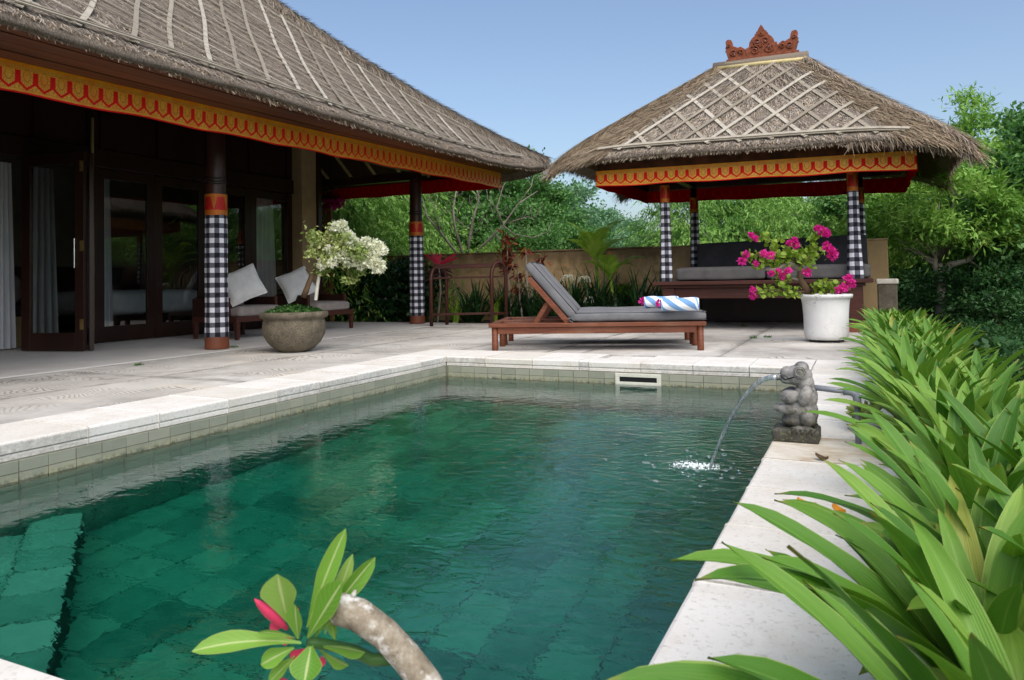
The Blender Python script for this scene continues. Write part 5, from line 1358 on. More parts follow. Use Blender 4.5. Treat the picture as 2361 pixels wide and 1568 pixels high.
for sy in (-1, 1):
    m = MB()
    for r_ in (.027, .019): m.tube([(.026 + r_ * math.cos(a), sy * (.064 + (.027 - r_) * .5), .330 + r_ * math.sin(a)) for a in np.linspace(0, 6.283, 25)], .0034, 6)
    m.ball((.026, sy * .061, .330), (.018, .011, .018), 14, 8); m.build('eye', 'carved_stone', fs, smooth=True, local=True)
    m = MB()
    for k in range(5): m.tube([(.0 + k * .022, sy * .074, .066), (-.012 + k * .022, sy * .086, .058), (-.016 + k * .022, sy * .088, .046)], [.006, .006, .004], 6)
    m.build('toe', 'carved_stone', fs, smooth=True, local=True)
    MB().tube([(-.062, sy * .03, .300), (-.04, sy * .046, .292), (-.018, sy * .054, .298), (.0, sy * .058, .306)], .003, 6).build('mouth_line', 'tie_rope', fs, local=True)
MB().tube([(-.055, 0, .293), (-.078, 0, .293), (-.082, 0, .293)], [.011, .012, .0145], 12).build('spout', 'carved_stone', fs, smooth=True, local=True)
pp = thing('water_pipe', 'grey plastic pipe feeding the stone frog', 'pipe', (-.07, 3.83, 0))
MB().tube([FR + V(.075, 0, .253), FR + V(.16, 0, .246), FR + V(.235, 0, .240)], .0135, 12).build('pipe_run', 'pipe_grey', pp, smooth=True)
MB().tube([FR + V(.21, 0, .242), FR + V(.245, 0, .238), FR + V(.262, 0, .226), FR + V(.267, 0, .205), FR + V(.267, 0, .17)], .018, 12).build('elbow', 'pipe_grey', pp, smooth=True)
MB().tube([FR + V(.267, 0, .18), FR + V(.267, 0, -.03)], .0135, 12).build('pipe_run', 'pipe_grey', pp, smooth=True)
# the jet and where it lands
S0 = FR + V(-.083, 0, .293); S1 = V(-.755, 3.95, WATER)
jp = []; jr = []
for k in range(19):
    s = k / 18; p = S0.lerp(S1, s); z = S0.z + .03 * s - (S0.z + .03 - WATER) * (s ** 1.9); jp.append(V(p.x, p.y, z)); jr.append(.0135 - .006 * s + .0008 * math.sin(k * 2.3))
jt = MB().tube(jp, jr, 10).build('water_jet', 'water_jet', smooth=True); tag(jt, 'thin arc of water falling from the frog into the pool', 'water jet')
sp_ = thing('splash', 'white splash and bubbles where the water jet meets the pool', 'splash', (SPLASH[0], SPLASH[1], WATER))
rs = random.Random(8)
m = MB()
for k in range(260):
    a = rs.uniform(0, 6.283); q = rs.random() ** .7; x = SPLASH[0] - .03 + q * .15 * math.cos(a); y = SPLASH[1] + .0 + q * .10 * math.sin(a); r_ = rs.uniform(.002, .0085) * (1.25 - q)
    m.ball((x, y, WATER + r_ * rs.uniform(-.2, .6)), (r_ * 1.3, r_ * 1.3, r_ * .7), 6, 4)
m.build('foam', 'splash_foam', sp_, smooth=True, kind='stuff')
m = MB()
for k in range(46):
    a = rs.uniform(0, 6.283); q = .12 + .42 * rs.random() ** 1.5; x = SPLASH[0] + q * math.cos(a); y = SPLASH[1] + q * .8 * math.sin(a); r_ = rs.uniform(.005, .016)
    m.tube([(x + r_ * math.cos(b), y + r_ * math.sin(b), WATER + .002) for b in np.linspace(0, 6.283, 13)], .0016, 4)
m.build('bubble', 'water_jet', sp_, smooth=True, kind='stuff')

# ------------------------------------------------------------------ pots
bowl = thing('bowl_planter', 'big round cast-stone bowl planter with mossy base', 'planter', (-6.16, 6.93, 0))
prof = [(.155, 0), (.17, .006), (.225, .035), (.305, .11), (.355, .20), (.368, .28), (.358, .36), (.348, .39), (.385, .405), (.398, .435), (.392, .468), (.36, .475), (.335, .455), (.33, .40)]
MB().lathe(prof, (-6.16, 6.93, 0), 48).build('bowl', 'cast_stone', bowl, smooth=True)
MB().lathe([(.001, .45), (.33, .43)], (-6.16, 6.93, 0), 24, cap=False).build('earth', 'soil', bowl)
wp = thing('white_pot', 'tall white glazed plant pot with grey crackle on the terrace', 'pot', (-.44, 9.68, 0))
prof = [(.22, .03), (.235, .035), (.245, .07), (.25, .12), (.252, .3), (.262, .45), (.27, .50), (.275, .515), (.30, .525), (.305, .55), (.298, .566), (.27, .566), (.255, .54), (.25, .48)]
MB().lathe(prof, (-.44, 9.68, 0), 44).build('body', 'white_glaze', wp, smooth=True)
MB().lathe([(.001, .52), (.255, .515)], (-.44, 9.68, 0), 24, cap=False).build('earth', 'soil', wp)
for a in (.6, 2.2, 3.8, 5.4): MB().box(-.44 + .19 * math.cos(a) - .03, -.44 + .19 * math.cos(a) + .03, 9.68 + .19 * math.sin(a) - .03, 9.68 + .19 * math.sin(a) + .03, .0, .032).build('foot', 'black_plastic', wp)

# ------------------------------------------------------------------ plants
rg = np.random.default_rng(21); rp = random.Random(33)
ORD = ['first', 'second', 'third', 'fourth', 'fifth', 'sixth', 'seventh', 'eighth', 'ninth', 'tenth', 'eleventh', 'twelfth', 'thirteenth', 'fourteenth', 'fifteenth', 'sixteenth', 'seventeenth', 'eighteenth', 'nineteenth', 'twentieth', 'twenty-first', 'twenty-second', 'twenty-third', 'twenty-fourth', 'twenty-fifth', 'twenty-sixth', 'twenty-seventh', 'twenty-eighth', 'twenty-ninth', 'thirtieth']

# strap-leaved lilies beside the coping: every leaf a part
def strap_leaf_mesh(L, Wd, lean, bend, fold, twist, ns=14):
    m = MB(); ctr = [V(0, 0, 0)]; th = lean
    dirs = []
    for i in range(ns):
        s = (i + .5) / ns; th = lean + bend * s ** 1.6; d = V(math.sin(th), 0, math.cos(th)); dirs.append(d); ctr.append(ctr[-1] + d * L / ns)
    dirs.append(dirs[-1]); vs = []; uv = []
    for i, c in enumerate(ctr):
        s = i / ns; d = dirs[i]; w = Wd * (.52 + .48 * (s / .45) ** .8) if s < .45 else Wd * max(0, 1 - ((s - .45) / .55) ** 2.1) ** .85
        w = max(w, .0008); tw = twist * s; side = V(0, math.cos(tw), math.sin(tw)); nrm = side.cross(d) * -1
        for j in range(5):
            q = j / 2 - 1; f = fold * (abs(q) ** 1.2) * w * .5 * (1 - .5 * s) + .0025 * math.sin(s * 16 + j) * abs(q)
            vs.append(c + side * q * w / 2 - nrm * f * -1); uv.append((j / 4, s))
    m.add(vs, [(5 * i + j, 5 * i + j + 1, 5 * i + 6 + j, 5 * i + 5 + j) for i in range(ns) for j in range(4)], uv)
    me = m.mesh('leaf'); me.materials.append(MAT['lily_leaf']); me.polygons.foreach_set('use_smooth', np.ones(len(me.polygons), bool)); return me
LEAF = []
for k in range(16):
    a = k / 15
    LEAF.append(strap_leaf_mesh((.36 + .15 * rp.random() + .05 * a), .048 + .026 * rp.random(), R(2 + 40 * a), R(8 + 45 * rp.random() + 24 * a), .7, rp.uniform(-.5, .5)))
def lily(x, y, label, n, s=1.0, rot0=0, extra=()):
    t = thing('strap_lily', label, 'lily', (x, y, .005), rot0, 'strap-leaved lilies along the coping')
    for k in range(n):
        a = k / (n - 1); idx = min(15, max(0, int(a ** .75 * 15 + rp.uniform(-2, 2))))
        o = bpy.data.objects.new('leaf', LEAF[idx]); COL.objects.link(o); o.parent = t
        an = k * 2.39996 + rp.uniform(-.25, .25)
        o.location = (.018 * math.cos(an), .018 * math.sin(an), .01 + .05 * (1 - a)); o.rotation_euler = (rp.uniform(-.08, .08), rp.uniform(-.08, .08), an)
        q = s * (1.0 - .18 * (1 - a)) * rp.uniform(.88, 1.1); o.scale = (q, q * rp.uniform(.9, 1.15), q)
    for an, lean_, q in extra:
        o = bpy.data.objects.new('leaf', LEAF[lean_]); COL.objects.link(o); o.parent = t; o.location = (0, 0, .03); o.rotation_euler = (0, 0, an - rot0); o.scale = (q, q, q)
    return t
row1 = [1.1 + .30 * k for k in range(26)] + [9.0, 9.35, 9.7]
for k, y in enumerate(row1):
    lily(.215 + rp.uniform(-.04, .05) + (.0 if y > 1.9 else -.04), y + rp.uniform(-.08, .08), 'green strap-leaved lily, %s from the camera in the row touching the coping' % ORD[k], 24, rp.uniform(.92, 1.08), rp.uniform(0, 6.28), [(math.pi + rp.uniform(-.9, .75), rp.choice((9, 11, 12, 13, 14, 15)), rp.uniform(.85, 1.0) if k > 1 else 1.3) for _ in range(5 if k < 2 else (0 if 2.6 < y < 4.4 else 1))])
row2 = [1.25 + .32 * k for k in range(26)]
for k, y in enumerate(row2):
    lily(.44 + rp.uniform(-.07, .07), y + rp.uniform(-.1, .1), 'green strap-leaved lily, %s from the camera in the outer row' % ORD[k], 19, rp.uniform(.9, 1.05), rp.uniform(0, 6.28))
# small variegated plant behind the pipe and fallen leaves on the coping
pos = rg.normal(size=(260, 3)).clip(-1.6, 1.6) * np.array([.035, .045, .025]) + np.array([0, 0, .07])
vp = quads('variegated_plant', leaves(rg, pos, .04, .024, unit(pos), .0, .4, .3, True), 'leaf_variegated'); vp.location = (-.02, 4.2, .01)
tag(vp, 'small cream-edged leafy plant on the coping behind the grey pipe', 'plant')
for k, (px, py, lb) in enumerate(((2118, 1280, 'curled orange fallen leaf on the coping beside the stained stone'), (1860, 1168, 'small yellow fallen leaf on the coping under the lily tips'), (1935, 1183, 'orange fallen leaf lying on the white coping near the lilies'), (1895, 1060, 'dry brown fallen leaf just behind the stained stone'))):
    r_ = at(px, py, 1) - V(0, 0, EYE); s = (.016 - EYE) / r_.z; c = V(0, 0, EYE) + r_ * s
    m = MB(); a = rp.uniform(0, 6.28)
    m.grid(lambda u, v: ((u - .5) * .075 * math.cos(a) - (v - .5) * .034 * (1 - (2 * u - 1) ** 2 * .9) * math.sin(a), (u - .5) * .075 * math.sin(a) + (v - .5) * .034 * (1 - (2 * u - 1) ** 2 * .9) * math.cos(a), .012 * abs(2 * v - 1) + .012 * (2 * u - 1) ** 2), 8, 4)
    o = m.build('fallen_leaf', 'yellow_leaf' if k != 3 else 'bark_brown', smooth=True); o.location = c; tag(o, lb, 'leaf', 'fallen leaves on the coping')

# desert rose close to the camera
def zp(x, y, d): return at((500 + x / 2.623) * .785, (1500 + y / 2.623) * .785, d)
ros_base = zp(2300, 2500, .92); ros = thing('desert_rose', 'desert rose with thick grey branch and pink buds close in front', 'plant', (ros_base.x, ros_base.y, .012))
MB().lathe([(.09, 0), (.10, .005), (.135, .11), (.14, .15), (.13, .16), (.115, .15), (.11, .12)], (ros_base.x, ros_base.y, .012), 32).build('pot', 'terracotta', ros, smooth=True)
MB().lathe([(.001, .135), (.116, .13)], (ros_base.x, ros_base.y, .012), 20, cap=False).build('earth', 'soil', ros)
bpts = [zp(1265, 735, .955), zp(1300, 755, .95), zp(1450, 800, .948), zp(1650, 945, .945), zp(1820, 1130, .94), zp(1970, 1330, .935), zp(2090, 1560, .93), zp(2200, 1900, .925), V(ros_base.x - .005, ros_base.y, .19), V(ros_base.x, ros_base.y, .13)]
MB().tube(bpts, [.013, .0195, .0195, .0185, .0188, .0195, .021, .026, .034, .045], 18).build('trunk', 'lichen_bark', ros, smooth=True)
MB().tube([zp(1290, 760, .958), zp(1250, 770, .962), zp(1225, 830, .965)], [.008, .006, .003], 8).tube([zp(1410, 660, .95), zp(1425, 610, .95)], [.004, .002], 6).build('dead_twig', 'lichen_bark', ros, smooth=True)
MB().tube([zp(1060, 1010, .945), zp(1130, 1020, .95), zp(1250, 1040, .96), zp(1420, 1080, .965), zp(1560, 1150, .96), zp(1750, 1130, .95)], [.006, .007, .007, .008, .008, .009], 10).build('stem', 'leaf_creeper', ros, smooth=True)
def rose_leaf_at(b, t, wz, db, dt, sag=.0, ob=.62, roll=0.0, name='leaf', mat='rose_leaf'):
    B, T = zp(*b, db), zp(*t, dt); d = (T - B); L = d.length; dn = d.normalized(); view = FW
    side = dn.cross(view).normalized(); side = (Matrix.Rotation(roll, 3, dn) @ side); nr = side.cross(dn)
    w = wz / 2.623 * .785 / F_PX * .95; vs = []; uv = []; n = 12
    for i in range(n + 1):
        s = i / n; c = B + d * s + nr * 0 + V(0, 0, sag * L * 4 * s * (1 - s))
        ww = w * (.10 + .90 * (s / ob) ** 1.1) if s < ob else w * max(0, 1 - ((s - ob) / (1 - ob)) ** 2.4) ** .7
        for j in range(5):
            q = j / 2 - 1; vs.append(c + side * q * max(ww, .0006) / 2 - nr * (abs(q) * .22 * ww)); uv.append((j / 4, s))
    return MB().add(vs, [(5 * i + j, 5 * i + j + 1, 5 * i + 6 + j, 5 * i + 5 + j) for i in range(n) for j in range(4)], uv).build(name, mat, ros, smooth=True)
for a in (((1055, 900), (1352, 138), 150, .95, .965, .03, .5), ((905, 850), (825, 488), 275, .945, .93, 0, .66), ((1010, 1020), (165, 1085), 165, .945, .91, .055, .62, .9),
          ((955, 1055), (698, 1190), 140, .945, .935, .02, .6, .5), ((1085, 1030), (1035, 1330), 245, .943, .915, 0, .55), ((1150, 1040), (1500, 1090), 150, .948, .94, .03, .65, .5),
          ((1060, 980), (1330, 540), 215, .94, .925, 0, .6, -.5), ((1100, 990), (1580, 358), 150, .955, .985, .03, .62, .3), ((1190, 950), (1405, 335), 120, .965, .985, 0, .55),
          ((985, 990), (960, 720), 150, .94, .925, 0, .6, -.3), ((960, 980), (675, 940), 60, .94, .925, .06, .6), ((1150, 1065), (1372, 1195), 130, .955, .965, -.03, .7, .4),
          ((960, 1120), (760, 1325), 110, .95, .945, 0, .5, .6), ((1270, 1000), (1245, 860), 70, .965, .97, 0, .5)):
    rose_leaf_at(*a)
def bud(b, t, r0, d):
    B, T = zp(*b, d), zp(*t, d - .02); MB().tube([B.lerp(T, s) for s in (0, .15, .35, .6, .85, 1)], [r0 * k for k in (.35, .6, .95, 1, .6, .1)], 10).build('flower_bud', 'rose_pink', ros, smooth=True)
bud((900, 910), (648, 680), .0068, .95)
for b, t in (((950, 1000), (850, 975)), ((1000, 1110), (940, 1080)), ((1150, 1140), (1200, 1170)), ((860, 900), (770, 870)), ((960, 760), (955, 725)), ((900, 1300), (850, 1340))):
    rose_leaf_at(b, t, 90, .955, .95, 0, .5, 0, 'petal', 'rose_pink')
rose_leaf_at((1060, 1060), (930, 1150), 120, .958, .955, 0, .6, 0, 'petal', 'rose_pink')

# ---- shrubs in pots
def spray(points, d, step=.02):
    out = []
    for a, b in zip(points, points[1:]):
        n = max(2, int((b - a).length / step))
        out += [a.lerp(b, i / n) for i in range(n)]
    return out
bz = lambda x, y, d=8.95: at((2150 + x / 5.759) * .785, (640 + y / 5.759) * .785, d)
bou = thing('pink_bougainvillea', 'pink bougainvillea with lime leaves and a gnarled trunk in the white pot', 'shrub', (-.44, 9.68, .52))
trunk = [bz(1310, 1330, 9.0), bz(1240, 1180, 8.98), bz(1140, 1010), bz(1160, 880), bz(1150, 790)]
MB().tube(trunk, [.045, .04, .035, .033, .028], 12).build('trunk', 'bark_brown', bou, smooth=True)
MB().tube([bz(1160, 880), bz(1060, 830), bz(960, 770), bz(880, 800), bz(760, 870, 8.9), bz(570, 880, 8.88)], [.032, .036, .03, .026, .02, .016], 12).tube([bz(1120, 1050), bz(1050, 1030), bz(980, 1020)], [.02, .016, .012], 8).build('limb', 'bark_grey', bou, smooth=True)
brs = [[bz(1150, 830), bz(1210, 640, 8.9), bz(1360, 370, 8.85), bz(1500, 230, 8.9)], [bz(1160, 800), bz(1270, 620, 9.0), bz(1480, 540, 9.05), bz(1640, 560, 9.0)], [bz(950, 770), bz(800, 640), bz(690, 430, 8.9), bz(590, 330, 8.85), bz(360, 310, 8.85)],
       [bz(880, 790), bz(640, 650, 8.85), bz(420, 620, 8.8), bz(220, 660, 8.8)], [bz(1230, 1250, 8.95), bz(900, 1240, 8.85), bz(600, 1215, 8.8), bz(370, 1260, 8.8)], [bz(1330, 1260, 9.0), bz(1600, 1160, 8.95), bz(1950, 1110, 8.95)],
       [bz(1050, 750), bz(1020, 600, 9.05), bz(1040, 430, 9.05)], [bz(1000, 1020), bz(880, 980, 8.85), bz(720, 930, 8.85)], [bz(900, 760), bz(880, 560), bz(960, 460)], [bz(1150, 820), bz(1230, 720, 8.8), bz(1330, 640, 8.75)], [bz(1330, 1260), bz(1450, 1130, 8.85), bz(1560, 1120, 8.85)], [bz(980, 1020), bz(850, 1090, 8.8), bz(780, 1060, 8.8)]]
m = MB()
for b in brs: m.tube(b, [.010 - .0022 * min(i, 3) for i in range(len(b))], 6)
m.build('branch', 'bark_brown', bou, smooth=True)
pp_ = []
for k, b in enumerate(brs):
    for p in spray(b, .02, .028)[3:]: pp_.append(p)
pp_ = np.array([tuple(p) for p in pp_]); pp_ = np.repeat(pp_, 4, 0) + rg.normal(size=(len(pp_) * 4, 3)) * .03
extra = np.array([tuple(bz(*c)) for c in ((740, 680), (820, 640), (900, 700), (1000, 620), (1080, 640), (1210, 600), (1350, 600), (1250, 720), (660, 800), (560, 730), (1440, 1180), (1550, 1180), (1640, 1150), (870, 1080))])
extra = np.repeat(extra, 16, 0) + rg.normal(size=(len(extra) * 16, 3)) * .06
lv = leaves(rg, np.concatenate([pp_, extra]), .062, .05, None, .25, .25, .35, True)
quads('foliage', lv - np.array(bou.location), 'leaf_lime', bou)
fl = []
for x, y, r_ in ((330, 290, 34), (400, 350, 22), (240, 620, 44), (170, 730, 52), (540, 600, 46), (650, 640, 56), (1060, 380, 34), (1080, 460, 40), (960, 420, 28), (1450, 170, 40), (1540, 230, 66), (1600, 260, 52), (1600, 480, 60), (1680, 560, 62), (1700, 640, 74), (1270, 920, 60), (850, 980, 46), (950, 890, 36), (670, 940, 30), (350, 1220, 36), (350, 1320, 36), (1970, 1020, 56), (2010, 1110, 74), (1900, 1180, 60), (1810, 1210, 50), (410, 770, 26), (800, 900, 22)):
    c = bz(x, y, 8.78 + rg.uniform(-.05, .05)); q = r_ / 5.759 * .785 / F_PX * 8.9
    fl.append(blossom(tuple(c), q * .92, int(18 + r_ * 1.1), .034, .030, rg))
quads('blossom', np.concatenate(fl) - np.array(bou.location), 'petal_pink', bou)

wz = lambda x, y, d=8.85: at((560 + x / 3.92) * .785, (560 + y / 3.92) * .785, d)
wb_ = thing('white_bougainvillea', 'white flowering bougainvillea with cream-edged leaves in the stone bowl', 'shrub', (-6.16, 6.93, .44))
MB().tube([wz(1300, 1230), wz(1340, 1120), wz(1390, 990), wz(1440, 900), wz(1490, 790), wz(1570, 640)], [.036, .034, .03, .028, .022, .014], 12).tube([wz(1390, 990), wz(1320, 900)], [.012, .006], 8).build('trunk', 'bark_brown', wb_, smooth=True)
sk_ = MB().tube([wz(1440, 1260), wz(1460, 1100), wz(1480, 950)], [.020, .020, .018], 8).build('stake', 'stake_white', wb_)
cl = [(1400, 520, 90), (1470, 560, 100), (1400, 680, 80), (1520, 690, 110), (1600, 560, 110), (1690, 480, 110), (1740, 560, 120), (1700, 660, 130), (1800, 620, 120), (1880, 640, 110), (1850, 760, 110), (1760, 790, 110), (1960, 700, 110), (2010, 800, 100), (2080, 640, 90), (2160, 860, 80), (1850, 880, 80), (1900, 940, 60), (1860, 1000, 60), (1800, 1030, 50), (1540, 880, 80), (1480, 910, 70), (1560, 770, 90), (1660, 760, 90), (1620, 430, 60), (1380, 730, 60), (1980, 900, 60)]
P_ = []
for x, y, r_ in cl:
    c = np.array(tuple(wz(x, y, 8.85 + rg.uniform(-.25, .25)))); q = r_ / 3.92 * .785 / F_PX * 8.85
    P_.append(c + rg.normal(size=(int(r_ * 1.1), 3)) * q * .48)
P_ = np.concatenate(P_); quads('foliage', leaves(rg, P_, .042, .028, None, .15, .3, .35, True) - np.array(wb_.location), 'leaf_variegated', wb_)
m = MB()
for x, y, r_ in cl[::2]:
    m.tube([wz(1540, 720), wz((1540 + x) / 2, (700 + y) / 2 - 30), wz(x, y)], [.012, .008, .004], 6)
m.build('branch', 'bark_brown', wb_, smooth=True)
fl = []
for x, y, r_ in ((1740, 410, 60), (1660, 420, 40), (1820, 560, 80), (1870, 600, 60), (1910, 640, 40), (2020, 600, 55), (2110, 630, 70), (2170, 670, 80), (2210, 690, 40), (1740, 750, 70), (1830, 790, 70), (1960, 830, 70), (2080, 800, 80), (2140, 850, 90), (2180, 880, 60), (1510, 840, 50), (1610, 690, 50), (1630, 830, 40), (2040, 760, 60)):
    c = wz(x, y, 8.72 + rg.uniform(-.06, .06)); q = r_ / 3.92 * .785 / F_PX * 8.8
    fl.append(blossom(tuple(c), q, int(40 + r_ * 1.3), .042, .034, rg))
quads('blossom', np.concatenate(fl) - np.array(wb_.location), 'petal_white', wb_)
n = 3400; a = rg.uniform(0, 6.283, n); q = np.sqrt(rg.uniform(0, 1, n)) * .34
pos = np.stack([q * np.cos(a), q * np.sin(a), .0 + .10 * (1 - (q / .36) ** 2) * rg.uniform(.1, 1, n) + .025], 1)
gc = quads('ground_cover', leaves(rg, pos, .026, .02, None, -.1, .5, .3), 'leaf_creeper'); gc.location = (-6.16, 6.93, .43); tag(gc, 'small-leaved green ground cover filling the stone bowl', 'ground cover', kind='stuff')
# spray at the lattice
lp = thing('trellis_bougainvillea', 'purple-pink bougainvillea spray above the lattice screen', 'shrub', (-10.3, 12.75, .0))
ps = [at(735 + 6 * k + rp.uniform(-6, 6), 478 - 1.2 * k + rp.uniform(-7, 7), 16.2) for k in range(9)] + [at(768, 530, 16.2), at(775, 522, 16.2)]
quads('blossom', np.concatenate([blossom(tuple(p), .07, 60, .07, .06, rg) for p in ps]) - np.array(lp.location), 'petal_pink', lp)
MB().tube([(-10.3, 12.75, 0), (-10.35, 12.75, 1.4), tuple(ps[0]), tuple(ps[4])], [.02, .016, .012, .006], 6).build('stem', 'bark_brown', lp)

# ---- the planting bed
def strap_mass(n, L, Wd, sd, spread=1.0):
    r2 = random.Random(sd); m = MB()
    for k in range(n):
        an = r2.uniform(0, 6.28); lean = r2.uniform(.1, .9) * spread; bend = r2.uniform(.4, 1.5); l = L * r2.uniform(.65, 1.15); w = Wd * r2.uniform(.7, 1.2); c = V(r2.uniform(-.05, .05), r2.uniform(-.05, .05), 0); vs = []
        for i in range(7):
            s = i / 6; th = lean + bend * s ** 1.5; d = V(math.sin(th) * math.cos(an), math.sin(th) * math.sin(an), math.cos(th)); sdv = V(-math.sin(an), math.cos(an), 0); ww = w * (1 - s ** 2.2) + .002
            vs += [c - sdv * ww / 2, c + sdv * ww / 2]; c = c + d * l / 6
        m.add(vs, [(2 * i, 2 * i + 1, 2 * i + 3, 2 * i + 2) for i in range(6)])
    return m.mesh('leaves')
SM = [strap_mass(40, .98, .042, k) for k in range(4)]
for q in SM: q.materials.append(MAT['leaf_strap'])
SM2 = strap_mass(22, .7, .05, 9, .6); SM2.materials.append(MAT['leaf_palm'])
k = 0
spots = sorted([(-7.0 + .235 * i + rp.uniform(-.1, .1), 12.75 + .6 * rp.random()) for i in range(17)] + [(-6.0 + .4 * i, 12.7 + .1 * rp.random()) for i in range(7)])
for x, y in spots:
    o = bpy.data.objects.new('strap_plant', SM[k % 4]); COL.objects.link(o); o.location = (x, y, -.03); o.rotation_euler = (0, 0, rp.uniform(0, 6)); s = rp.uniform(.85, 1.2); o.scale = (s, s, s * rp.uniform(.9, 1.1))
    tag(o, 'dark green strap-leaved plant in the wall bed, %s counted from the rack end' % ORD[k], 'plant', 'strap-leaved plants in the bed'); k += 1
o = bpy.data.objects.new('strap_plant', SM2); COL.objects.link(o); o.location = (-6.35, 12.62, -.02); tag(o, 'bright green upright strap plant framed by the towel rack', 'plant')
o = bpy.data.objects.new('strap_plant', SM2); COL.objects.link(o); o.location = (-7.25, 12.7, -.02); o.rotation_euler = (0, 0, 2); o.scale = (.8, .8, .8); tag(o, 'bright green strap plant beside the second column base', 'plant')
for k, (px, py) in enumerate(((1310, 640), (1348, 643), (1362, 690))):
    c = at(px, py, 13.3); f = thing('spider_lily_flower', ['white spidery flower head, leftmost of three in the bed', 'white spidery flower head, middle of three in the bed', 'white spidery flower head, lowest of three in the bed'][k], 'flower', c, 0, 'white spider lily flowers')
    m = MB()
    for i in range(14):
        an = i * .45 + k; dx = V(math.cos(an), math.sin(an), 0); l_ = rp.uniform(.7, 1.1); m.tube([V(0, 0, 0), dx * .05 * l_ + V(0, 0, .05), dx * .10 * l_ + V(0, 0, .03), dx * .14 * l_ + V(0, 0, -.06)], [.004, .004, .0035, .002], 4)
    m.build('petal', 'petal_white', f, local=True)
    MB().tube([V(0, 0, 0), V(.05, .0, -.25), V(.08, 0, -c.z)], .012, 6).build('stalk', 'leaf_creeper', f, local=True)
# cordyline, croton
cd = thing('red_cordyline', 'cordyline with red crown leaves above the towel rack', 'plant', (-7.75, 13.2, 0))
top = at(1012, 612, 14.7); cd.location = (top.x, top.y, 0)
MB().tube([(top.x - .05, top.y, 0), (top.x + .03, top.y, .6), tuple(top)], [.02, .018, .014], 8).build('stem', 'bark_grey', cd)
def blade(m, c, d, L, Wd, sag):
    d = Vector(d).normalized(); sdv = (d.cross(V(0, 0, 1)) * .5 + d.cross(FW)); sdv = sdv.normalized() if sdv.length > .01 else V(1, 0, 0); vs = []
    for i in range(7):
        s = i / 6; ww = Wd * (.4 + .6 * math.sin(math.pi * min(1, s * .85 + .1))) * (1 if s < .95 else .2); p = c + d * L * s - V(0, 0, sag * s * s * L); vs += [p - sdv * ww / 2, p + sdv * ww / 2]
    m.add(vs, [(2 * i, 2 * i + 1, 2 * i + 3, 2 * i + 2) for i in range(6)])
m = MB()
for dx, dz, L in ((-.9, .9, .42), (-.6, 1.2, .36), (.9, .75, .48), (1.0, .55, .44), (.2, 1.3, .3), (-.2, 1.2, .32)): blade(m, top, RC * dx + V(0, 0, dz), L, .05, .15)
m.build('young_leaves', 'leaf_cordyline', cd)
m = MB()
for k in range(14): a = k * 2.4; blade(m, top - V(0, 0, .04 + .01 * k), V(math.cos(a), math.sin(a), .1 - .03 * k), .3, .045, .3)
m.build('old_leaves', 'leaf_cordyline_old', cd)
def croton(px, py, d, h, n, label, lean=0):
    top = at(px, py, d); t = thing('croton', label, 'shrub', (top.x, top.y, 0), 0, 'crotons by the back wall')
    pts = [V(top.x + .08, top.y, 0), V(top.x + .02, top.y, top.z * .5), V(top.x, top.y, top.z)]
    MB().tube(pts, [.022, .018, .008], 8).tube([pts[1], pts[1] + V(.12, 0, .25)], [.012, .005], 6).build('stem', 'bark_grey', t)
    zz = rg.uniform(0, 1, n) ** .8; P0 = np.stack([np.full(n, top.x) + rg.normal(0, .05, n), top.y + rg.normal(0, .06, n), top.z - zz * h], 1)
    quads('foliage', leaves(rg, P0, .14, .05, None, .1, .3, .3, True) - np.array(t.location), 'leaf_croton', t)
croton(1168, 535, 14.2, .75, 150, 'tall croton with dark red and yellow leaves beside the lounger back'); croton(1212, 570, 14.0, .12, 14, 'thin croton twig with a rust-red tuft above the wall'); croton(1245, 588, 14.0, .2, 22, 'short croton shoot with red tips behind the lounger back'); croton(1195, 625, 14.0, .4, 40, 'low croton with dark leaves right behind the lounger cushion')
# areca palms
def frond(m, p, an, L, lift, curl, nl=26, ll=.28):
    pts = []; c = Vector(p)
    for i in range(12):
        s = i / 11; th = lift - curl * s ** 1.3; d = V(math.cos(an) * math.cos(th), math.sin(an) * math.cos(th), math.sin(th)); pts.append((c.copy(), d)); c = c + d * L / 11
    for i in range(nl):
        s = .12 + .88 * i / nl; k = s * 11; j = min(10, int(k)); p0 = pts[j][0].lerp(pts[j + 1][0], k - j); d = pts[j][1]
        sd_ = d.cross(V(0, 0, 1)).normalized(); nn = sd_.cross(d)
        for sg in (-1, 1):
            l = ll * math.sin(math.pi * min(.97, s * .8 + .2)) * rp.uniform(.85, 1.1); dr = (d * .75 + sd_ * sg * .8 + nn * .25).normalized(); ww = .03
            q = p0 + dr * l - V(0, 0, .18 * l); mid = p0 + dr * l * .5; a = d * ww / 2
            m.add([p0 - a * .4, mid - a, q, mid + a, p0 + a * .4], [(0, 1, 2, 3, 4)])
    m.tube([x[0] for x in pts], [.010 * (1 - i / 13) for i in range(12)], 5)
def palm(px, d, z, nf, L, label, seed):
    b = at(px, 735, d); t = thing('areca_palm', label, 'palm', (b.x, b.y, -.03), 0, 'areca palms by the wall'); r2 = random.Random(seed)
    MB().tube([V(0, 0, 0), V(.03, 0, z * .5), V(-.02, 0, z)], [.04, .032, .025], 10).build('trunk', 'leaf_palm', t, smooth=True, local=True)
    for k in range(nf):
        m = MB(); frond(m, (-.02, 0, z - .02 * k), k * 2.4 + r2.uniform(-.3, .3), L * r2.uniform(.8, 1.1), r2.uniform(.9, 1.35), r2.uniform(1.0, 1.9)); m.build('frond', 'leaf_palm', t, local=True)
palm(1378, 13.6, 1.25, 9, .9, 'tallest areca palm with arching yellow-green fronds by the wall', 1); palm(1412, 13.4, .85, 5, .7, 'areca palm just right of the tallest one', 2); palm(1436, 13.7, .45, 4, .5, 'small areca palm shoot nearest the gazebo', 3)
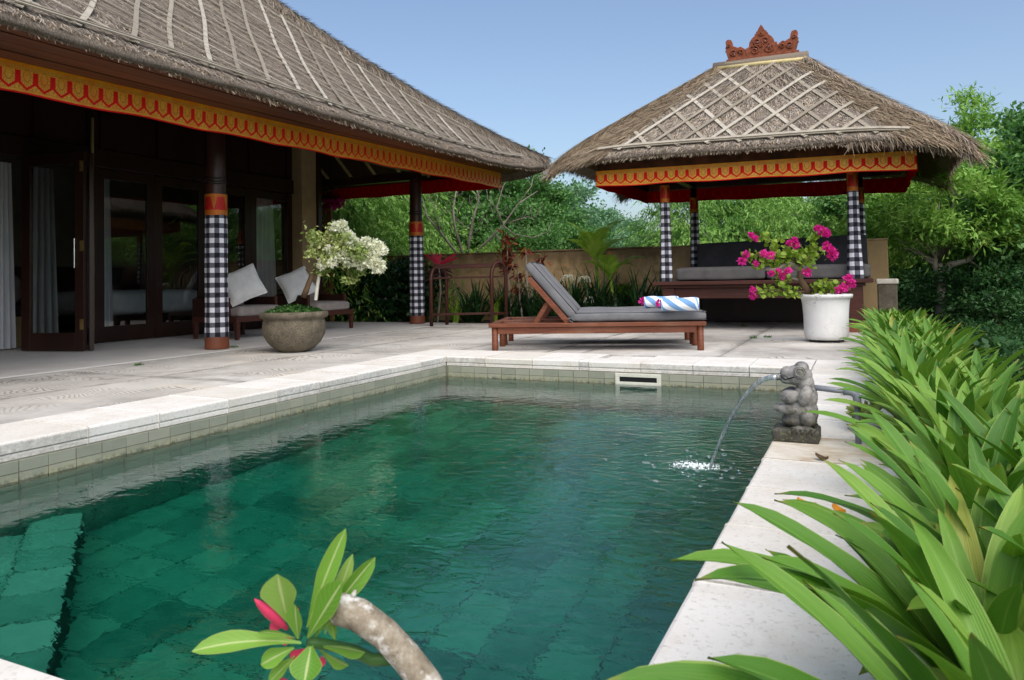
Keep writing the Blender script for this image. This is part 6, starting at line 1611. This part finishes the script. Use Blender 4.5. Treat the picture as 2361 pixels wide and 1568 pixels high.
# hedge shrubs at the left end of the bed
def shrub(name, label, c, r_, n, mat, L=.09, Wd=.05, group=None, zc=.5, nper=1, cat='shrub'):
    t = thing(name, label, cat, (c[0], c[1], c[2]), 0, group)
    cc = unit(rg.normal(size=(max(8, n // 60), 3))) * rg.uniform(.45, 1, (max(8, n // 60), 1)) * np.array(r_) + np.array([0, 0, r_[2] * zc * 2])
    P0 = np.repeat(cc, 60, 0)[:n]; P0 = P0 + rg.normal(size=P0.shape) * np.array(r_) * .2
    P0 = P0[P0[:, 2] > -.05]
    quads('foliage', leaves(rg, P0, L, Wd, None, .15, .35, .35, L > .08), mat, t)
    m = MB()
    for k in range(5): a = k * 1.3; m.tube([V(0, 0, 0), V(.25 * r_[0] * math.cos(a), .25 * r_[1] * math.sin(a), r_[2] * .6), V(.7 * r_[0] * math.cos(a), .7 * r_[1] * math.sin(a), r_[2] * 1.2)], [.03, .02, .008], 6)
    m.build('stem', 'bark_brown', t); return t
for k, (x, lb) in enumerate(((-10.6, 'dark leafy shrub below the lattice screen'), (-9.7, 'dark leafy shrub behind the far armchair'), (-8.75, 'dark leafy shrub just left of the second column'))):
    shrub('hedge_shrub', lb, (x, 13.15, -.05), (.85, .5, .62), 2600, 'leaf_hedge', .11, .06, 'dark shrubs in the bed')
# weeds in the paving joints
for k, (px, py, lb) in enumerate(((1738, 780, 'small green weed in the paving joint beside the white pot'), (1770, 778, 'tiny weed sprig right of the joint near the white pot'), (1715, 752, 'weed growing in the joint in front of the daybed'), (540, 802, 'weed at the verandah edge by the first column'), (320, 842, 'low weed along the verandah edge near the doors'), (958, 744, 'weed at the foot of the second column'))):
    r_ = at(px, py, 1) - V(0, 0, EYE); s = -EYE / r_.z; c = V(0, 0, EYE) + r_ * s
    P0 = rg.normal(size=(90, 3)).clip(-1.3, 1.3) * np.array([.028, .035, .004]) + np.array([0, 0, .006]); o = quads('weed', leaves(rg, P0, .022, .012, None, -.2, .5, .4), 'leaf_mid'); o.location = (c.x, c.y, .0); tag(o, lb, 'weed', 'weeds in the paving')

# ------------------------------------------------------------------ trees
GZ = -.92
def crown_clusters(n, hw, ch, cz, r2, flat=.0):
    d = unit(r2.normal(size=(n, 3))); r_ = r2.uniform(.25, 1, (n, 1)) ** .45
    p = d * r_ * np.array([hw, hw, ch / 2]); p[:, 2] *= np.where(p[:, 2] < 0, .8, 1); p += r2.normal(size=(n, 3)) * hw * .08
    return p + np.array([0, 0, cz])
def tree_meshes(h, hw, ch, ncl, nper, L, Wd, mat, seed, tr=.09, bark='bark_grey', six=False, droop=.25, clus=.22, spr=0):
    r2 = np.random.default_rng(seed); cz = h - ch / 2; cl_ = crown_clusters(ncl, hw, ch, cz, r2)
    if spr:                                   # drooping feathery sprays
        ns = nper // 14; o_ = np.repeat(cl_, ns, 0); dr = unit(r2.normal(size=o_.shape) * .7 + unit(o_ - np.array([0, 0, cz - ch * .15]))); ln = hw * spr * r2.uniform(.6, 1.3, (len(o_), 1))
        o_ = o_ + r2.normal(size=o_.shape) * hw * .12; P0 = []; D0 = []
        for j in range(14):
            q = (j + r2.uniform(0, 1, (len(o_), 1))) / 14; P0.append(o_ + dr * ln * q - np.array([0, 0, 1.0]) * ln * .75 * q ** 2); D0.append(unit(dr - np.array([0, 0, 1.5]) * q))
        lv = leaves(r2, np.concatenate(P0), L, Wd, np.concatenate(D0) * 1.3, droop, .45, .35, six)
    else:
        P0 = np.repeat(cl_, nper, 0); sp2 = hw * clus * r2.uniform(.6, 1.3, (ncl, 1)).repeat(nper, 0)
        off = r2.normal(size=P0.shape) * sp2 * np.array([1, 1, .6]); out = unit(P0 + off - np.array([0, 0, cz - ch * .2]))
        lv = leaves(r2, P0 + off, L, Wd, out * .8, droop, .35, .35, six)
    n, k = lv.shape[:2]
    me = bpy.data.meshes.new('crown'); me.vertices.add(n * k); me.vertices.foreach_set('co', lv.astype(np.float32).ravel()); me.loops.add(n * k); me.loops.foreach_set('vertex_index', np.arange(n * k, dtype=np.int32))
    me.polygons.add(n); me.polygons.foreach_set('loop_start', np.arange(0, n * k, k, dtype=np.int32)); me.update(calc_edges=True); me.materials.append(MAT[mat])
    m = MB(); b0 = max(.25 * h, h - ch * .95); fork = V(.05 * h * r2.normal(), .05 * h * r2.normal(), b0)
    m.tube([V(0, 0, 0), fork * .5 + V(.03 * h * r2.normal(), .03 * h * r2.normal(), 0), fork], [tr, tr * .85, tr * .7], 10)
    nl = 8; lim = cl_[r2.choice(ncl, nl, False)]; ends = []
    for q in lim:
        q = Vector(q); mid = fork.lerp(q, .5) + Vector(r2.normal(size=3)) * .07 * h * .5; m.tube([fork, mid, q], [tr * .5, tr * .32, tr * .12], 7); ends += [mid, q]
    for q in cl_[::2]:
        q = Vector(q); e = min(ends, key=lambda z: (z - q).length); m.tube([e, e.lerp(q, .5) + Vector(r2.normal(size=3)) * .05, q], [tr * .16, tr * .1, tr * .05], 5)
    tm = m.mesh('trunk'); tm.materials.append(MAT[bark]); tm.polygons.foreach_set('use_smooth', np.ones(len(tm.polygons), bool))
    return me, tm
KIND = {
    'feather': tree_meshes(4.0, 1.8, 3.2, 110, 420, .11, .026, 'leaf_feathery', 1, droop=.3, spr=.32),
    'feather2': tree_meshes(3.0, 1.7, 2.6, 90, 420, .11, .026, 'leaf_light', 2, droop=.3, spr=.32),
    'mid': tree_meshes(4.2, 1.9, 3.4, 90, 420, .09, .058, 'leaf_mid', 3, clus=.125),
    'mid2': tree_meshes(3.6, 2.0, 2.8, 90, 420, .085, .055, 'leaf_mid', 4, bark='bark_brown', clus=.125),
    'dark': tree_meshes(2.4, 1.6, 2.2, 80, 260, .11, .05, 'leaf_dark', 5, bark='bark_brown', clus=.14),
    'open': tree_meshes(4.0, 1.75, 1.9, 60, 260, .16, .04, 'leaf_light', 6, tr=.10, clus=.13),
    'tall': tree_meshes(6.0, .95, 4.2, 60, 230, .15, .038, 'leaf_light', 7, tr=.07, clus=.2, droop=.15),
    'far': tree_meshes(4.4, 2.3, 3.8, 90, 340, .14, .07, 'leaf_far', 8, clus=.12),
}
def tree(kind, px, d, top, label, group, name='tree', wide=1.0, rz=None, py=700):
    b = at(px, py, d); t = thing(name, label, 'tree', (b.x, b.y, GZ), rp.uniform(0, 6.28) if rz is None else rz, group)
    me, tm = KIND[kind]; H0 = max(v.co.z for v in me.vertices) if kind not in HT else HT[kind]; HT[kind] = H0; s = (top - GZ) / H0
    for nm, q in (('trunk', tm), ('crown', me)):
        o = bpy.data.objects.new(nm, q); COL.objects.link(o); o.parent = t; o.scale = (s * wide, s * wide, s)
    return t
HT = {}
GB = 'trees beyond the garden wall'
tree('feather', 700, 18.5, 5.2, 'feathery pale green tree just right of the house corner', GB)
tree('feather', 830, 19.5, 4.9, 'feathery pale green tree between the lattice and the second column', GB)
tree('mid', 940, 23, 5.8, 'mid green tree directly behind the second column', GB)
tree('mid2', 1070, 24, 5.6, 'broad mid green tree behind the bare pale branches', GB)
tree('mid', 1180, 23, 4.5, 'green tree under the right tip of the house roof', GB)
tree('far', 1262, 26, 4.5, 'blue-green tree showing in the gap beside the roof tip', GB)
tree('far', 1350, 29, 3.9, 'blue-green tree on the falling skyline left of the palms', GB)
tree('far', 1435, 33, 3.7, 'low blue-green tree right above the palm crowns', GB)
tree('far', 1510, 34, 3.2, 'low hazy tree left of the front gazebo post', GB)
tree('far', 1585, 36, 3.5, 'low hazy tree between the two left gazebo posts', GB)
tree('feather2', 780, 17.2, 2.7, 'low feathery shrub tree above the wall behind the white bougainvillea', GB)
tree('feather2', 905, 17.6, 2.2, 'low feathery tree left of the second column', GB)
tree('feather2', 1075, 17.4, 2.1, 'low feathery tree at the foot of the bare branches', GB)
tree('mid2', 1190, 18.5, 2.3, 'rounded green shrub tree behind the towel rack', GB)
tree('mid2', 1300, 20, 2.5, 'rounded green shrub tree behind the lounger backs', GB)
tree('far', 1395, 22, 2.4, 'rounded shrub tree behind the areca palms', GB)
tree('mid2', 1500, 21, 2.1, 'rounded shrub tree left of the gazebo above the wall', GB)
tree('feather', 1660, 20, 4.0, 'dense leafy tree filling the left of the gazebo opening', GB)
tree('mid', 1765, 22, 4.2, 'dense leafy tree in the middle of the gazebo opening', GB)
tree('feather', 1865, 19, 3.3, 'feathery tree in the right of the gazebo opening', GB)
tree('feather2', 1700, 17.5, 2.1, 'low tree right above the left back cushion', GB)
tree('feather2', 1830, 17.0, 2.0, 'low tree right above the right back cushion', GB)
tree('mid2', 1960, 21, 3.4, 'green tree behind the right gazebo posts', GB)
GRT = 'trees on the slope right of the terrace'
tree('open', 2172, 13.2, 3.0, 'open tree with a forked pale grey trunk right of the wall end', GRT, rz=.6, wide=1.0)
tree('mid', 2085, 18.5, 3.8, 'leafy tree right behind the stone post and wall end', GRT)
tree('tall', 2283, 17.5, 5.35, 'tall slender tree rising above the gazebo eave at right', GRT)
tree('feather', 2330, 19.5, 4.6, 'pale feathery tree right of the slender tree', GRT)
tree('mid', 2240, 21.5, 4.4, 'broad tree behind the slender tree', GRT)
tree('open', 2400, 15.5, 4.3, 'pale tree cut by the right edge of the picture', GRT)
tree('mid', 2520, 13.0, 4.2, 'tree just beyond the right edge of the picture', GRT)
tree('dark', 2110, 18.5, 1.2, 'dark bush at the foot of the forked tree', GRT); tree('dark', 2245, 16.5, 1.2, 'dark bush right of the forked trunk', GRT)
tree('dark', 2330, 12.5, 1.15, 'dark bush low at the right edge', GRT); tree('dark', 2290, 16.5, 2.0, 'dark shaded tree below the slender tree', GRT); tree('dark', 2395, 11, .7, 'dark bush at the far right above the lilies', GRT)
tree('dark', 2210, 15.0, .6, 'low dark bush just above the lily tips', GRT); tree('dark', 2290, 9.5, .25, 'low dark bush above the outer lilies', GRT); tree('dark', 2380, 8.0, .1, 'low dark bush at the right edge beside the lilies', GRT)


# the bare tree with pale branches
bt = thing('bare_tree', 'leafless tree with pale grey forked branches beyond the wall', 'tree', at(1075, 700, 16.6)); bt.location.z = GZ
m = MB(); r3 = random.Random(12); LR = [.72]
def limb(pts, r0, d=16.6):
    q = [at(x, y, d + dd) for x, y, dd in pts]; m.tube(q, [LR[0] * r0 * (1 - .75 * i / (len(q) - 1)) for i in range(len(q))], 7)
base = (1075, 640, 0); 
m.tube([V(bt.location.x, bt.location.y, GZ), at(1075, 640, 16.6), at(1072, 600, 16.6)], [.10, .08, .07], 9)
limb([(1072, 605, 0), (1050, 580, 0), (1015, 535, .1), (985, 500, .1), (975, 460, .2)], .055); limb([(1072, 605, 0), (1062, 570, -.1), (1048, 520, -.1), (1045, 480, 0), (1052, 440, .1), (1040, 405, .2)], .05)
limb([(1075, 600, 0), (1085, 540, .1), (1092, 500, .1), (1105, 455, .2), (1090, 410, .2)], .055); limb([(1078, 605, 0), (1120, 560, -.1), (1160, 520, -.2), (1195, 470, -.2), (1240, 440, -.2)], .05)
limb([(1160, 520, -.2), (1145, 480, -.2), (1160, 430, -.1), (1180, 400, 0)], .03); limb([(1140, 540, -.1), (1160, 560, 0), (1150, 600, 0)], .035); limb([(1160, 520, -.2), (1185, 540, -.2), (1230, 548, -.2), (1262, 535, -.2), (1272, 510, -.2)], .022)
limb([(1165, 515, -.2), (1215, 500, -.1), (1250, 505, 0)], .014); limb([(1195, 470, -.2), (1225, 430, -.1), (1232, 400, 0)], .018); limb([(1015, 535, .1), (1000, 490, 0), (1010, 450, 0)], .02); limb([(1145, 480, -.2), (1125, 460, -.2), (1120, 420, 0)], .015); limb([(985, 500, .1), (960, 470, .1), (930, 455, .2)], .016)
for k in range(46):
    x0 = r3.uniform(985, 1240); y0 = r3.uniform(430, 560); dx = r3.uniform(-30, 30)
    limb([(x0, y0, r3.uniform(-.2, .2)), (x0 + dx, y0 - 18, 0), (x0 + dx * 1.6 + r3.uniform(-8, 8), y0 - r3.uniform(25, 50), 0)], .011)
m.build('trunk', 'bark_grey', bt, smooth=True); LR[0] = 1.0
# visible limbs of the forked tree
fk = [o for o in bpy.data.objects if o.get('label', '').startswith('open tree with a forked')][0]
m = MB()
limb([(2172, 790, 0), (2168, 700, 0), (2166, 650, 0)], .12, 13.2); limb([(2166, 655, 0), (2155, 610, 0), (2160, 540, .1), (2165, 470, .2)], .07, 13.2); limb([(2168, 652, 0), (2190, 610, -.1), (2235, 600, -.2), (2275, 545, -.2), (2300, 480, -.2)], .075, 13.2)
limb([(2155, 610, 0), (2110, 585, 0), (2070, 560, .1)], .035, 13.2); limb([(2235, 600, -.2), (2262, 620, -.2)], .03, 13.2); limb([(2275, 545, -.2), (2330, 540, -.2), (2361, 545, -.2)], .025, 13.2)
for q in range(len(m.v)): pass
tr_ = m.build('limb', 'bark_grey', None, smooth=True); tr_.parent = fk; tr_.matrix_parent_inverse = (Matrix.Translation(fk.location) @ Matrix.Rotation(fk.rotation_euler.z, 4, 'Z')).inverted()

# undergrowth on the slope right of the planter, and the far wood all round
n = 26000
x = .8 + rg.uniform(0, 1, n) ** 1.6 * 9; y = rg.uniform(1.5, 19, n); gzv = -.30 - .10 * np.clip(x - .8, 0, 6); bumps = .18 * np.sin(x * 2.3 + 1) * np.sin(y * 1.7) + .12 * np.sin(x * 5 + y * 3.1)
P0 = np.stack([x, y, gzv + bumps + rg.uniform(-.25, .12, n)], 1)
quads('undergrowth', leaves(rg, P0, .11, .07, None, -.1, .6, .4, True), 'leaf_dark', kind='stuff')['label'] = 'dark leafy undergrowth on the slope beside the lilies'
n = 70000; an = rg.uniform(0, 6.283, n); rad_ = rg.uniform(48, 66, n)
hgt = 1.2 + 2.2 * (np.sin(an * 9) * .3 + np.sin(an * 23 + 1) * .25 + np.sin(an * 51) * .2 + .75)
hgt *= np.where((an > 2.0) & (an < 5.2), 1.9, 1.0)
P0 = np.stack([rad_ * np.cos(an), rad_ * np.sin(an), GZ + rg.uniform(0, 1, n) ** .8 * (hgt + .9) * (rad_ / 57) ** 1.4], 1)
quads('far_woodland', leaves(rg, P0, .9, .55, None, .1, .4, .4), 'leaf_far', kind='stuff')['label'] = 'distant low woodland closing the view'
